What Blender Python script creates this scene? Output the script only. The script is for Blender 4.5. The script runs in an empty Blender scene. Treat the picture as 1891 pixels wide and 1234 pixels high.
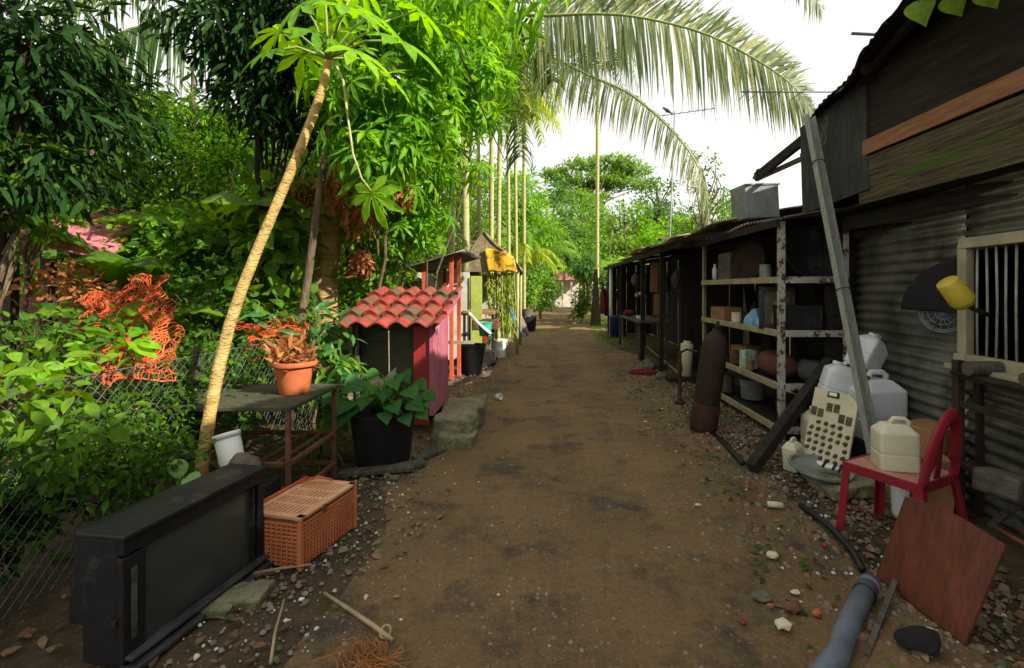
import bpy, math, random
import numpy as np
from mathutils import Vector, Matrix, Euler
R = math.radians
random.seed(7); rng = np.random.default_rng(11)
sc = bpy.context.scene
COL = sc.collection

# ------------------------------------------------------------ camera
cd = bpy.data.cameras.new('camera'); cam = bpy.data.objects.new('camera', cd); COL.objects.link(cam)
cam.location = (0, 0, 1.5)
cam.rotation_euler = (R(90), 0, 0)
cd.shift_x = -54.5 / 1891; cd.shift_y = -84 / 1891
cd.lens = 17.0; cd.sensor_width = 36; cd.clip_start = 0.05; cd.clip_end = 800
sc.camera = cam

# ------------------------------------------------------------ sky and sun
SUN_DIR = Vector((0.86, -0.50, 0)).normalized(); SUN_EL = R(33)
w = bpy.data.worlds.new('World'); sc.world = w; w.use_nodes = True
nt = w.node_tree; nt.nodes.clear()
sky = nt.nodes.new('ShaderNodeTexSky'); sky.sky_type = 'NISHITA'; sky.sun_disc = False
sky.sun_elevation = SUN_EL; sky.sun_rotation = math.atan2(SUN_DIR.x, SUN_DIR.y)
sky.dust_density = 3.0; sky.air_density = 1.0
tc = nt.nodes.new('ShaderNodeTexCoord'); no = nt.nodes.new('ShaderNodeTexNoise')
no.inputs['Scale'].default_value = 2.2; no.inputs['Detail'].default_value = 6
cr = nt.nodes.new('ShaderNodeValToRGB'); cr.color_ramp.elements[0].position = .30; cr.color_ramp.elements[1].position = .52
cr.color_ramp.elements[0].color = (.86, .86, .86, 1); cr.color_ramp.elements[1].color = (1, 1, 1, 1)
mx = nt.nodes.new('ShaderNodeMixRGB'); mx.inputs[2].default_value = (11.6, 11.5, 11.2, 1)   # thin bright cloud over the blue
bg = nt.nodes.new('ShaderNodeBackground'); bg.inputs['Strength'].default_value = 0.056
out = nt.nodes.new('ShaderNodeOutputWorld')
L = nt.links.new
L(tc.outputs['Generated'], no.inputs['Vector']); L(no.outputs['Fac'], cr.inputs['Fac'])
L(cr.outputs['Color'], mx.inputs['Fac']); L(sky.outputs['Color'], mx.inputs[1]); L(mx.outputs['Color'], bg.inputs['Color'])
L(bg.outputs['Background'], out.inputs['Surface'])
sd = bpy.data.lights.new('sun', 'SUN'); sd.energy = 5.0; sd.angle = R(0.6); sd.color = (1, .93, .80)
so = bpy.data.objects.new('sun', sd); COL.objects.link(so)
sv = Vector((SUN_DIR.x * math.cos(SUN_EL), SUN_DIR.y * math.cos(SUN_EL), math.sin(SUN_EL)))
so.rotation_euler = sv.to_track_quat('Z', 'Y').to_euler(); so.location = (20, -5, 30)
sc.view_settings.view_transform = 'Standard'; sc.view_settings.look = 'None'
sc.view_settings.gamma = 1; sc.view_settings.exposure = 0.82
sc.render.engine = 'CYCLES'
sc.cycles.max_bounces = 8; sc.cycles.transparent_max_bounces = 8

# ------------------------------------------------------------ measuring helpers (photo pixel -> world point)
FPX = 17.0 / 36 * 1891
def ray(px, py):
    return Vector(((px - 1000) / FPX, 1, -(py - 533) / FPX))
def at(px, py, Y):                      # point seen at the pixel, at distance Y along the path
    d = ray(px, py); t = Y / d.y
    return Vector((0, 0, 1.5)) + d * t
def gp(px, py, z=0):                    # point seen at the pixel, at height z
    d = ray(px, py); t = (z - 1.5) / d.z
    return Vector((0, 0, 1.5)) + d * t
def xz(px, py, X):                      # point seen at the pixel, at sideways distance X
    d = ray(px, py); t = X / d.x
    return Vector((0, 0, 1.5)) + d * t

# ------------------------------------------------------------ materials
MATS = {}
def rgba(c): return (c[0], c[1], c[2], 1)
def mat(name, c1, c2=None, c3=None, rough=.8, scale=6, metal=0, bump=.2, bscale=None, stretch=(1, 1, 1), spec=.3,
        spots=None, spot_scale=3, spot_at=.6, detail=8, trans=0, bdist=.02):
    if name in MATS: return MATS[name]
    m = bpy.data.materials.new(name); m.use_nodes = True; n = m.node_tree.nodes; l = m.node_tree.links.new
    b = n['Principled BSDF']; b.inputs['Roughness'].default_value = rough; b.inputs['Metallic'].default_value = metal
    b.inputs['Specular IOR Level'].default_value = spec
    tc = n.new('ShaderNodeTexCoord'); mp = n.new('ShaderNodeMapping'); mp.inputs['Scale'].default_value = stretch
    l(tc.outputs['Object'], mp.inputs['Vector'])
    t = n.new('ShaderNodeTexNoise'); t.inputs['Scale'].default_value = scale; t.inputs['Detail'].default_value = detail
    t.inputs['Roughness'].default_value = .65
    l(mp.outputs['Vector'], t.inputs['Vector'])
    r = n.new('ShaderNodeValToRGB'); e = r.color_ramp.elements
    c2 = c2 or tuple(x * .7 for x in c1)
    e[0].position = .35; e[0].color = rgba(c2); e[1].position = .65; e[1].color = rgba(c1)
    if c3: q = e.new(.5); q.color = rgba(c3)
    l(t.outputs['Fac'], r.inputs['Fac']); colr = r.outputs['Color']
    if spots:
        t2 = n.new('ShaderNodeTexNoise'); t2.inputs['Scale'].default_value = spot_scale; t2.inputs['Detail'].default_value = 9
        t2.inputs['Roughness'].default_value = .7
        l(mp.outputs['Vector'], t2.inputs['Vector'])
        r2 = n.new('ShaderNodeValToRGB'); r2.color_ramp.elements[0].position = spot_at; r2.color_ramp.elements[1].position = spot_at + .07
        l(t2.outputs['Fac'], r2.inputs['Fac'])
        mm = n.new('ShaderNodeMixRGB'); mm.inputs[2].default_value = rgba(spots)
        l(r2.outputs['Color'], mm.inputs['Fac']); l(colr, mm.inputs[1]); colr = mm.outputs['Color']
    l(colr, b.inputs['Base Color'])
    if bump:
        t3 = n.new('ShaderNodeTexNoise'); t3.inputs['Scale'].default_value = bscale or scale * 4; t3.inputs['Detail'].default_value = 6
        l(mp.outputs['Vector'], t3.inputs['Vector'])
        bu = n.new('ShaderNodeBump'); bu.inputs['Strength'].default_value = bump; bu.inputs['Distance'].default_value = bdist
        l(t3.outputs['Fac'], bu.inputs['Height']); l(bu.outputs['Normal'], b.inputs['Normal'])
    MATS[name] = m; return m

def leafmat(name, cols, trans=.35, rough=.5, spec=.2):
    if name in MATS: return MATS[name]
    m = bpy.data.materials.new(name); m.use_nodes = True; n = m.node_tree.nodes; l = m.node_tree.links.new
    b = n['Principled BSDF']; b.inputs['Roughness'].default_value = rough; b.inputs['Specular IOR Level'].default_value = spec
    g = n.new('ShaderNodeNewGeometry'); r = n.new('ShaderNodeValToRGB'); r.color_ramp.interpolation = 'LINEAR'
    e = r.color_ramp.elements
    for i, c in enumerate(cols):
        p = i / max(1, len(cols) - 1)
        q = e[0] if i == 0 else (e[len(e) - 1] if i == len(cols) - 1 else e.new(p))
        q.position = p; q.color = rgba(c)
    l(g.outputs['Random Per Island'], r.inputs['Fac'])
    tc = n.new('ShaderNodeTexCoord'); t = n.new('ShaderNodeTexNoise'); t.inputs['Scale'].default_value = 30; t.inputs['Detail'].default_value = 3
    l(tc.outputs['Object'], t.inputs['Vector'])
    mm = n.new('ShaderNodeMixRGB'); mm.blend_type = 'OVERLAY'; mm.inputs['Fac'].default_value = .55
    l(r.outputs['Color'], mm.inputs[1]); l(t.outputs['Fac'], mm.inputs[2])
    l(mm.outputs['Color'], b.inputs['Base Color'])
    tr = n.new('ShaderNodeBsdfTranslucent'); hs = n.new('ShaderNodeHueSaturation')
    hs.inputs['Hue'].default_value = .485; hs.inputs['Saturation'].default_value = 1.1; hs.inputs['Value'].default_value = 2.2
    l(mm.outputs['Color'], hs.inputs['Color']); l(hs.outputs['Color'], tr.inputs['Color'])
    ms = n.new('ShaderNodeMixShader'); ms.inputs['Fac'].default_value = trans
    l(b.outputs['BSDF'], ms.inputs[1]); l(tr.outputs['BSDF'], ms.inputs[2])
    l(ms.outputs['Shader'], n['Material Output'].inputs['Surface'])
    MATS[name] = m; return m

# ------------------------------------------------------------ mesh builder
def obj_from(name, V, Fs, m, parent=None, smooth=False, bevel=0, solid=0):
    me = bpy.data.meshes.new(name)
    me.from_pydata([tuple(v) for v in V], [], [tuple(f) for f in Fs]); me.materials.append(m)
    o = bpy.data.objects.new(name, me); COL.objects.link(o)
    if parent is not None:
        o.parent = parent
    if smooth: me.polygons.foreach_set('use_smooth', [True] * len(me.polygons))
    if solid:
        k = o.modifiers.new('solid', 'SOLIDIFY'); k.thickness = solid; k.offset = 0
    if bevel:
        k = o.modifiers.new('bevel', 'BEVEL'); k.width = bevel; k.segments = 2; k.limit_method = 'ANGLE'; k.angle_limit = R(40)
    return o

class MB:
    def __init__(s): s.V = []; s.F = []
    def add(s, V, F):
        n = len(s.V); s.V += [tuple(v) for v in V]; s.F += [tuple(i + n for i in f) for f in F]; return s
    def box(s, c, size, rot=(0, 0, 0), taper=1):
        M = Euler(rot).to_matrix(); c = Vector(c); hx, hy, hz = [a / 2 for a in size]
        P = []
        for z in (-1, 1):
            k = taper if z > 0 else 1
            for x, y in ((-1, -1), (1, -1), (1, 1), (-1, 1)):
                P.append(c + M @ Vector((x * hx * k, y * hy * k, z * hz)))
        return s.add(P, [(3, 2, 1, 0), (4, 5, 6, 7), (0, 1, 5, 4), (1, 2, 6, 5), (2, 3, 7, 6), (3, 0, 4, 7)])
    def bar(s, a, b, wx, wy=None, up=(0, 0, 1)):
        a = Vector(a); b = Vector(b); d = (b - a).normalized(); u = Vector(up)
        if abs(d.dot(u)) > .95: u = Vector((1, 0, 0))
        x = d.cross(u).normalized(); y = x.cross(d).normalized(); wy = wy or wx
        P = []
        for p in (a, b):
            for i, j in ((-1, -1), (1, -1), (1, 1), (-1, 1)): P.append(p + x * i * wx / 2 + y * j * wy / 2)
        return s.add(P, [(3, 2, 1, 0), (4, 5, 6, 7), (0, 1, 5, 4), (1, 2, 6, 5), (2, 3, 7, 6), (3, 0, 4, 7)])
    def tube(s, pts, r, n=8, cap=True):
        pts = [Vector(p) for p in pts]
        if not hasattr(r, '__len__'): r = [r] * len(pts)
        P = []; F = []; prev = None
        for i, p in enumerate(pts):
            t = (pts[min(i + 1, len(pts) - 1)] - pts[max(i - 1, 0)]).normalized()
            if prev is None:
                a = Vector((0, 0, 1)) if abs(t.z) < .9 else Vector((1, 0, 0)); x = t.cross(a).normalized()
            else:
                x = (prev - t * prev.dot(t)).normalized()
            prev = x; y = t.cross(x)
            for k in range(n):
                a = 2 * math.pi * k / n; P.append(p + (x * math.cos(a) + y * math.sin(a)) * r[i])
        for i in range(len(pts) - 1):
            for k in range(n):
                k2 = (k + 1) % n; F.append((i * n + k, i * n + k2, (i + 1) * n + k2, (i + 1) * n + k))
        if cap:
            F.append(tuple(range(n - 1, -1, -1))); F.append(tuple((len(pts) - 1) * n + k for k in range(n)))
        return s.add(P, F)
    def lathe(s, prof, n=24, c=(0, 0, 0), rot=(0, 0, 0)):
        M = Euler(rot).to_matrix(); c = Vector(c); P = []; F = []
        for (r, z) in prof:
            for k in range(n):
                a = 2 * math.pi * k / n; P.append(c + M @ Vector((r * math.cos(a), r * math.sin(a), z)))
        for i in range(len(prof) - 1):
            for k in range(n):
                k2 = (k + 1) % n; F.append((i * n + k, i * n + k2, (i + 1) * n + k2, (i + 1) * n + k))
        if prof[0][0] > 0: F.append(tuple(range(n - 1, -1, -1)))
        if prof[-1][0] > 0: F.append(tuple((len(prof) - 1) * n + k for k in range(n)))
        return s.add(P, F)
    def grid(s, f, nu, nv):
        P = [f(i / (nu - 1), j / (nv - 1)) for j in range(nv) for i in range(nu)]
        F = [(j * nu + i, j * nu + i + 1, (j + 1) * nu + i + 1, (j + 1) * nu + i) for j in range(nv - 1) for i in range(nu - 1)]
        return s.add(P, F)
    def prism(s, poly, vec):                # poly: world points, extruded along vec
        n = len(poly); P = [Vector(p) for p in poly]; v = Vector(vec)
        P = P + [p + v for p in P]
        F = [tuple(range(n)), tuple(range(2 * n - 1, n - 1, -1))]
        for i in range(n):
            j = (i + 1) % n; F.append((j, i, n + i, n + j))
        return s.add(P, F)
    def rock(s, c, size, seed=0, n=3, rough=.18, sq=1):
        import bmesh
        bm = bmesh.new(); bmesh.ops.create_icosphere(bm, subdivisions=n, radius=1)
        rr = random.Random(seed); ax = [Vector((rr.gauss(0, 1), rr.gauss(0, 1), rr.gauss(0, 1))).normalized() for _ in range(10)]
        cut = [rr.uniform(.6, .95) for _ in ax]
        P = []
        for v in bm.verts:
            p = v.co.copy()
            if sq != 1: p = Vector([math.copysign(abs(a_) ** sq, a_) for a_ in p]) * .9
            for a, k in zip(ax, cut):
                d = p.dot(a)
                if d > k: p -= a * (d - k) * .85
            p *= 1 + rough * .3 * math.sin(7 * p.x + seed) * math.sin(6 * p.y + 2) * math.sin(8 * p.z)
            P.append(Vector(c) + Vector((p.x * size[0] / 2, p.y * size[1] / 2, p.z * size[2] / 2)))
        F = [tuple(v.index for v in f.verts) for f in bm.faces]; bm.free()
        return s.add(P, F)
    def slab(s, c, size, seed=0, amp=.03, cuts=9):
        import bmesh
        from mathutils import noise
        bm = bmesh.new(); bmesh.ops.create_cube(bm, size=1); bmesh.ops.subdivide_edges(bm, edges=bm.edges[:], cuts=cuts, use_grid_fill=True)
        P = []
        for v in bm.verts:
            p = Vector((v.co.x * size[0], v.co.y * size[1], v.co.z * size[2])); e = sum(abs(a) > .44 for a in v.co)
            q = p * 5 + Vector((seed, seed * 2, 0)); d = noise.noise_vector(q) * amp + noise.noise_vector(q * 3.1) * amp * .4
            if e >= 2: d -= Vector([a * s_ * .07 for a, s_ in zip(v.co, size)])
            P.append(Vector(c) + p + d)
        F = [tuple(v.index for v in f.verts) for f in bm.faces]; bm.free()
        return s.add(P, F)
    def build(s, name, m, parent=None, smooth=False, bevel=0, solid=0):
        V = s.V
        if parent is not None:
            W = world_of(parent).inverted(); V = [W @ Vector(v) for v in V]
        return obj_from(name, V, s.F, m, parent, smooth, bevel, solid)

def world_of(o):
    M = Matrix.LocRotScale(o.location, o.rotation_euler, o.scale)
    return world_of(o.parent) @ M if o.parent else M

def tag(o, label=None, cat=None, group=None, kind=None):
    if label: o['label'] = label
    if cat: o['category'] = cat
    if group: o['group'] = group
    if kind: o['kind'] = kind
    return o
def thing(name, label, cat, loc=(0, 0, 0), group=None, rz=0):
    o = bpy.data.objects.new(name, None); COL.objects.link(o); o.empty_display_size = .1
    o.location = loc; o.rotation_euler = (0, 0, rz)
    return tag(o, label, cat, group)
def single(mb, name, m, label, cat, loc, group=None, smooth=False, bevel=0, solid=0, kind=None):
    """a thing that is one mesh (world coordinates), its origin moved to loc"""
    loc = Vector(loc); V = [Vector(v) - loc for v in mb.V]
    o = obj_from(name, V, mb.F, m, None, smooth, bevel, solid); o.location = loc
    return tag(o, label, cat, group, kind)
def children(o): return [c for c in bpy.data.objects if c.parent == o]
def copy_tree(o, parent=None):
    c = o.copy(); COL.objects.link(c); c.parent = parent
    for ch in children(o): copy_tree(ch, c)
    return c

# ------------------------------------------------------------ leaves (numpy)
def np_obj(name, V, F, m, parent=None, loc=(0, 0, 0), smooth=False):
    """V (N,3) world coords, F (M,3 or 4) int"""
    V = np.asarray(V, dtype=np.float64)
    off = np.array(loc if parent is None else world_of(parent).translation[:])
    V = V - off
    me = bpy.data.meshes.new(name); k = F.shape[1]
    me.vertices.add(len(V)); me.vertices.foreach_set('co', V.astype(np.float32).ravel())
    me.loops.add(F.size); me.loops.foreach_set('vertex_index', F.astype(np.int32).ravel())
    me.polygons.add(len(F)); me.polygons.foreach_set('loop_start', (np.arange(len(F)) * k).astype(np.int32))
    if smooth: me.polygons.foreach_set('use_smooth', np.ones(len(F), dtype=bool))
    me.update(calc_edges=True); me.materials.append(m)
    o = bpy.data.objects.new(name, me); COL.objects.link(o)
    if parent is not None: o.parent = parent
    else: o.location = loc
    return o

def T_simple(ws, droop=.25, fold=.12, n=4):
    """a leaf along +Y of length 1: midrib + two edges; ws = half widths at n stations"""
    ts = np.linspace(0, 1, len(ws)); V = []; F = []
    for t, wv in zip(ts, ws):
        z = -droop * t * t
        V += [(-wv, t, z + fold * wv * 2), (0, t, z), (wv, t, z + fold * wv * 2)]
    for i in range(len(ws) - 1):
        a = i * 3; b = a + 3
        F += [(a, a + 1, b + 1), (a, b + 1, b), (a + 1, a + 2, b + 2), (a + 1, b + 2, b + 1)]
    return np.array(V), np.array(F)
def T_palmate(nl=7, spread=125, w=.13, droop=.35, lmin=.6):
    V = []; F = []
    for i in range(nl):
        u = -1 + 2 * i / (nl - 1); a = R(spread * u); ln = 1 - (1 - lmin) * abs(u)
        d = np.array([math.sin(a), math.cos(a)]); s = np.array([d[1], -d[0]])
        b = len(V)
        for t, wv in ((0, .015), (.35, w * .6), (.65, w), (.85, w * .5), (1, 0)):
            c = d * t * ln; z = -droop * (t * ln) ** 2
            V += [(c[0] - s[0] * wv, c[1] - s[1] * wv, z + .04), (c[0], c[1], z), (c[0] + s[0] * wv, c[1] + s[1] * wv, z + .04)]
        for k in range(4):
            a0 = b + k * 3; b0 = a0 + 3
            F += [(a0, a0 + 1, b0 + 1), (a0, b0 + 1, b0), (a0 + 1, a0 + 2, b0 + 2), (a0 + 1, b0 + 2, b0 + 1)]
    # join lobes at the centre so the whole leaf is one island
    V = np.array(V); F = np.array(F)
    for i in range(1, nl):
        F = np.vstack([F, [[(i - 1) * 15 + 1, i * 15 + 1, (i - 1) * 15 + 5]]])
    return V, F
LEAF = {
    'ovate': T_simple([0.0, .20, .26, .17, 0.0]),
    'broad': T_simple([0.03, .24, .36, .38, .31, .17, 0.0], droop=.3),
    'lance': T_simple([0.0, .08, .11, .08, 0.0], droop=.35),
    'heart': T_simple([0.16, .38, .47, .48, .43, .34, .22, .10, 0.0], droop=.35, fold=.16),
    'tiny': (np.array([(0, 0, 0), (-.28, .5, .06), (0, 1, -.1), (.28, .5, .06)], float), np.array([(0, 2, 1), (0, 3, 2)])),
    'palm': T_palmate(),
    'cass': T_palmate(nl=6, spread=95, w=.09, droop=.5, lmin=.65),
}
def place_leaves(tmpl, P, D, N, S):
    """P positions, D directions(+Y), N approx normals, S sizes -> V,F"""
    TV, TF = LEAF[tmpl] if isinstance(tmpl, str) else tmpl
    D = D / (np.linalg.norm(D, axis=1, keepdims=True) + 1e-9)
    X = np.cross(D, N); X /= (np.linalg.norm(X, axis=1, keepdims=True) + 1e-9)
    Z = np.cross(X, D)
    V = (P[:, None, :] + S[:, None, None] * (TV[None, :, 0, None] * X[:, None, :] + TV[None, :, 1, None] * D[:, None, :] + TV[None, :, 2, None] * Z[:, None, :]))
    n = len(P); k = len(TV)
    F = (TF[None, :, :] + (np.arange(n) * k)[:, None, None]).reshape(-1, 3)
    return V.reshape(-1, 3), F
def merge(parts):
    Vs = []; Fs = []; n = 0
    for V, F in parts:
        Vs.append(V); Fs.append(F + n); n += len(V)
    return np.vstack(Vs), np.vstack(Fs)
def rnd_ball(n, r):
    v = r.normal(size=(n, 3)); v /= np.linalg.norm(v, axis=1, keepdims=True)
    return v * (r.random((n, 1)) ** (1 / 3))
def cloud(tmpl, ells, nclump, per, size, r=None, clump_r=.35, droop=.35, hollow=.35, jitter=.6, upn=1.0):
    """leaf cloud: ells = [(centre, radii)], clumps of leaves with gaps between"""
    r = r or rng; vol = np.array([e[1][0] * e[1][1] * e[1][2] for e in ells]) ** .67; vol /= vol.sum()
    Ps = []; Ds = []; Ns = []; Ss = []; cl = []
    for e, f in zip(ells, vol):
        n = max(1, int(nclump * f)); c = rnd_ball(n, r)
        ln = np.linalg.norm(c, axis=1, keepdims=True); c = c / ln * (hollow + (1 - hollow) * ln)
        cc = np.array(e[0])[None] + c * np.array(e[1])[None]
        for p, o in zip(cc, c):
            k = max(2, int(per * r.uniform(.5, 1.5))); cr_ = clump_r * r.uniform(.6, 1.4)
            q = rnd_ball(k, r) * cr_ * np.array([1, 1, .75]); cl.append(p)
            Ps.append(p + q)
            d = q / cr_ + o * .5 + r.normal(size=(k, 3)) * jitter; d[:, 2] -= droop
            Ds.append(d); nn = r.normal(size=(k, 3)) * .5; nn[:, 2] += upn; nn += o * .4; Ns.append(nn)
            Ss.append(size * r.uniform(.6, 1.25, size=k))
    V, F = place_leaves(tmpl, np.vstack(Ps), np.vstack(Ds), np.vstack(Ns), np.concatenate(Ss))
    return V, F, np.array(cl)

def branches(mb, base, top, cl, k=10, r0=.05, r=None, tmin=.45):
    """limbs from along the trunk to some clump centres"""
    r = r or rng; base = Vector(base); top = Vector(top)
    idx = r.choice(len(cl), min(k, len(cl)), replace=False)
    for i in idx:
        e = Vector(cl[i]); t = r.uniform(tmin, 1.0); s = base.lerp(top, t)
        m = s.lerp(e, .5) + Vector((r.normal() * .1, r.normal() * .1, abs(r.normal()) * .15)) * (e - s).length
        mb.tube([s, s.lerp(m, .6), m, m.lerp(e, .5), e], [r0, r0 * .7, r0 * .5, r0 * .35, r0 * .15], 5, cap=False)
def tree(name, label, cat, base, top, r0, ells, tmpl, nclump, per, size, lm, bm, group=None, seed=0, k=10, tmin=.45, **kw):
    r = np.random.default_rng(seed + 100)
    t = thing(name, label, cat, base, group)
    V, F, cl = cloud(tmpl, ells, nclump, per, size, r, **kw)
    np_obj('crown', V, F, lm, t)
    mb = MB(); base = Vector(base); top = Vector(top); pts = []
    n = 7; L_ = (top - base).length
    for i in range(n):
        u = i / (n - 1); p = base.lerp(top, u)
        if 0 < i: p = p + Vector((r.normal(), r.normal(), 0)) * L_ * .012
        pts.append(p)
    pts[0] = pts[0] - Vector((0, 0, .1))
    mb.tube(pts, [r0 * (1.25 if i == 0 else 1 - .65 * i / (n - 1)) for i in range(n)], 9)
    branches(mb, base, top, cl, k, r0 * .4, r, tmin)
    mb.build('trunk', bm, t, smooth=True)
    return t

def frond(lv, rb, pts, length, n=70, sides=(1, -1), start=.12, droop=.35, width=.035, side_dir=None, fwd=.55, seed=0, rr=.018, upside=None, rag=.12, wob=.10, clump=0):
    """feather palm frond. lv: list collecting (V,F) leaflets; rb: MB for rachis; length: function of t"""
    r = np.random.default_rng(seed + 5); pts = [Vector(p) for p in pts]
    def cat_(t):
        m = len(pts) - 1; s = min(t * m, m - 1e-6); i = int(s); u = s - i
        p0, p1, p2, p3 = pts[max(i - 1, 0)], pts[i], pts[i + 1], pts[min(i + 2, m)]
        return .5 * ((2 * p1) + (p2 - p0) * u + (2 * p0 - 5 * p1 + 4 * p2 - p3) * u * u + (3 * p1 - p0 - 3 * p2 + p3) * u ** 3)
    path = [cat_(i / 24) for i in range(25)]
    clen = sum((path[i + 1] - path[i]).length for i in range(24)); clump_k = .45
    rb.tube(path, [rr * (1 - .8 * i / 24) for i in range(25)], 6)
    Vs = []; Fs = []; nv = 0
    for sd in sides:
        for i in range(n):
            t = start + (1 - start) * (i + r.uniform(-.3, .3)) / n; t = min(max(t, 0), .995)
            cv = 0
            if clump:
                tc_ = start + (1 - start) * ((i // clump) + .5) * clump / n; cv = (tc_ - t); t = min(max(tc_ + (t - tc_) * .86, 0), .995)
            p = cat_(t); T = (cat_(min(t + .02, 1)) - cat_(max(t - .02, 0))).normalized()
            S = side_dir.copy() if side_dir else T.cross(Vector((0, 0, 1))).normalized()
            S = ((S - T * S.dot(T) * .25).normalized() if side_dir else (S - T * S.dot(T)).normalized()) * sd
            Lf = length(t) * r.uniform(1 - rag, 1 + rag)
            if upside and sd == upside[0]: Lf *= upside[1]; g = upside[2]
            else: g = droop
            if clump: Lf *= (1 - .22 * (r.random() if i % clump not in (0, clump - 1) else 1.4 * r.random()))
            d = (S + T * cv * clen * clump_k / max(Lf, .1) + T * (fwd if not (side_dir and sd < 0) else .75) * r.uniform(.7, 1.3) + Vector(r.normal(size=3)) * wob).normalized()
            seg = 5; q = p.copy(); wd = width * r.uniform(.7, 1.2)
            for k in range(seg + 1):
                u = k / seg; ww = wd * (math.sin(math.pi * min(1, u * .85 + .18)) if k < seg else .08)
                W = T * ww * .5 if abs(d.dot(T)) < .9 else S * ww * .5
                W = (W + Vector((0, 0, .15 * ww * sd)))
                Vs += [tuple(q - W), tuple(q + W)]
                d = (d + Vector((0, 0, -g * (1 + u)))).normalized(); q = q + d * Lf / seg
            for k in range(seg):
                a = nv + 2 * k; Fs += [(a, a + 1, a + 3), (a, a + 3, a + 2)]
            nv += 2 * (seg + 1)
    lv.append((np.array(Vs), np.array(Fs)))
# ------------------------------------------------------------ named materials
M_wood_dark = mat('wood_dark', (.035, .027, .019), (.012, .010, .008), rough=.9, scale=3, stretch=(8, 1, 8), bump=.5, spots=(.05, .055, .025), spot_at=.62)
M_wood_grey = mat('wood_grey', (.13, .115, .09), (.05, .045, .035), rough=.9, scale=4, stretch=(9, 1, 9), bump=.5)
M_moss_wood = mat('moss_wood', (.16, .125, .065), (.045, .036, .02), rough=.95, scale=3, stretch=(10, .8, 14), bump=1, spots=(.075, .125, .02), spot_scale=1.1, spot_at=.55)
M_orange_wood = mat('orange_wood', (.30, .145, .065), (.19, .085, .04), rough=.8, scale=4, stretch=(8, 1, 8), bump=.3)
M_grey_board = mat('grey_board', (.055, .055, .050), (.028, .028, .026), rough=.9, scale=5, stretch=(3, 3, 1), bump=.4, spots=(.17, .18, .14), spot_scale=2.2, spot_at=.62)
M_zinc_wall = mat('zinc_wall', (.26, .255, .215), (.07, .067, .052), rough=.38, scale=2.2, metal=.6, bump=.3, spots=(.08, .04, .02), spot_at=.66)
M_zinc_roof = mat('zinc_roof', (.16, .12, .09), (.06, .045, .035), rough=.8, scale=4, bump=.4, spots=(.32, .26, .17), spot_scale=1.5, spot_at=.52)
M_zinc_pale = mat('zinc_pale', (.48, .40, .28), (.30, .23, .14), rough=.8, scale=5, bump=.4, spots=(.12, .08, .05), spot_at=.60)
M_zinc_grey = mat('zinc_grey', (.26, .29, .28), (.16, .18, .175), rough=.5, scale=6, metal=.2, bump=.2, spots=(.10, .13, .08), spot_at=.64)
M_alu = mat('alu', (.40, .42, .36), (.22, .24, .2), rough=.45, scale=4, metal=.35, stretch=(20, 20, 1), bump=.15, spots=(.12, .13, .10), spot_at=.62)
M_angle = mat('cream_steel', (.40, .35, .20), (.25, .21, .12), rough=.7, scale=8, bump=.3, spots=(.09, .03, .015), spot_scale=14, spot_at=.58)
M_angle_white = mat('white_steel', (.50, .48, .42), (.33, .31, .27), rough=.7, scale=8, bump=.3, spots=(.07, .04, .025), spot_scale=16, spot_at=.50)
M_cream = mat('cream_frame', (.38, .35, .22), (.26, .24, .15), rough=.7, scale=5, bump=.3, spots=(.12, .09, .05), spot_at=.64)
M_black = mat('black_plastic', (.016, .016, .018), (.010, .010, .011), rough=.5, scale=8, bump=.1, spots=(.038, .037, .034), spot_scale=5, spot_at=.55)
M_black_rough = mat('black_rough', (.016, .015, .014), rough=.95, scale=8, bump=.3)
M_rust_dark = mat('rust_dark', (.040, .022, .014), (.020, .014, .010), rough=.85, scale=6, bump=.4, spots=(.10, .035, .015), spot_at=.64)
M_rust = mat('rust', (.20, .085, .045), (.09, .04, .025), rough=.85, scale=10, bump=.4)
M_redboard = mat('red_board', (.16, .045, .022), (.08, .026, .016), rough=.6, scale=3, stretch=(6, 6, 1), bump=.25, spots=(.05, .03, .022), spot_scale=4, spot_at=.60)
M_redplastic = mat('red_plastic', (.26, .016, .026), (.19, .012, .02), rough=.5, scale=3, bump=.05, spots=(.26, .13, .10), spot_scale=2.5, spot_at=.66)
M_seatdust = mat('dusty_red_plastic', (.40, .24, .17), (.34, .10, .08), rough=.7, scale=5, bump=.05)
M_jug = mat('milky_plastic', (.74, .78, .78), (.60, .64, .64), rough=.42, scale=3, bump=.04, spots=(.36, .35, .28), spot_scale=2.2, spot_at=.66)
M_jug_yellow = mat('yellowed_plastic', (.66, .64, .46), (.52, .49, .34), rough=.45, scale=3, bump=.04, spots=(.33, .27, .16), spot_scale=3, spot_at=.64)
M_panel = mat('cream_panel', (.62, .57, .40), (.50, .45, .30), rough=.6, scale=5, bump=.08, spots=(.30, .24, .14), spot_scale=4, spot_at=.66)
M_blister = mat('brown_blister', (.14, .105, .05), (.055, .045, .028), rough=.7, scale=14, bump=.5, spots=(.30, .15, .05), spot_scale=10, spot_at=.6)
M_red = mat('red_paint', (.34, .030, .026), (.20, .022, .020), rough=.55, scale=6, bump=.15, spots=(.12, .05, .035), spot_at=.66)
M_orange_post = mat('orange_red_paint', (.60, .12, .06), (.46, .08, .045), rough=.6, scale=6, bump=.15)
M_pink = mat('pink_paint', (.44, .13, .18), (.30, .08, .11), rough=.75, scale=4, stretch=(1, 1, .6), bump=.3, spots=(.34, .20, .22), spot_scale=3, spot_at=.58)
M_tile = mat('red_tile', (.34, .055, .036), (.17, .028, .022), rough=.85, scale=7, bump=.5, spots=(.10, .07, .035), spot_scale=4.5, spot_at=.50)
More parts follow.
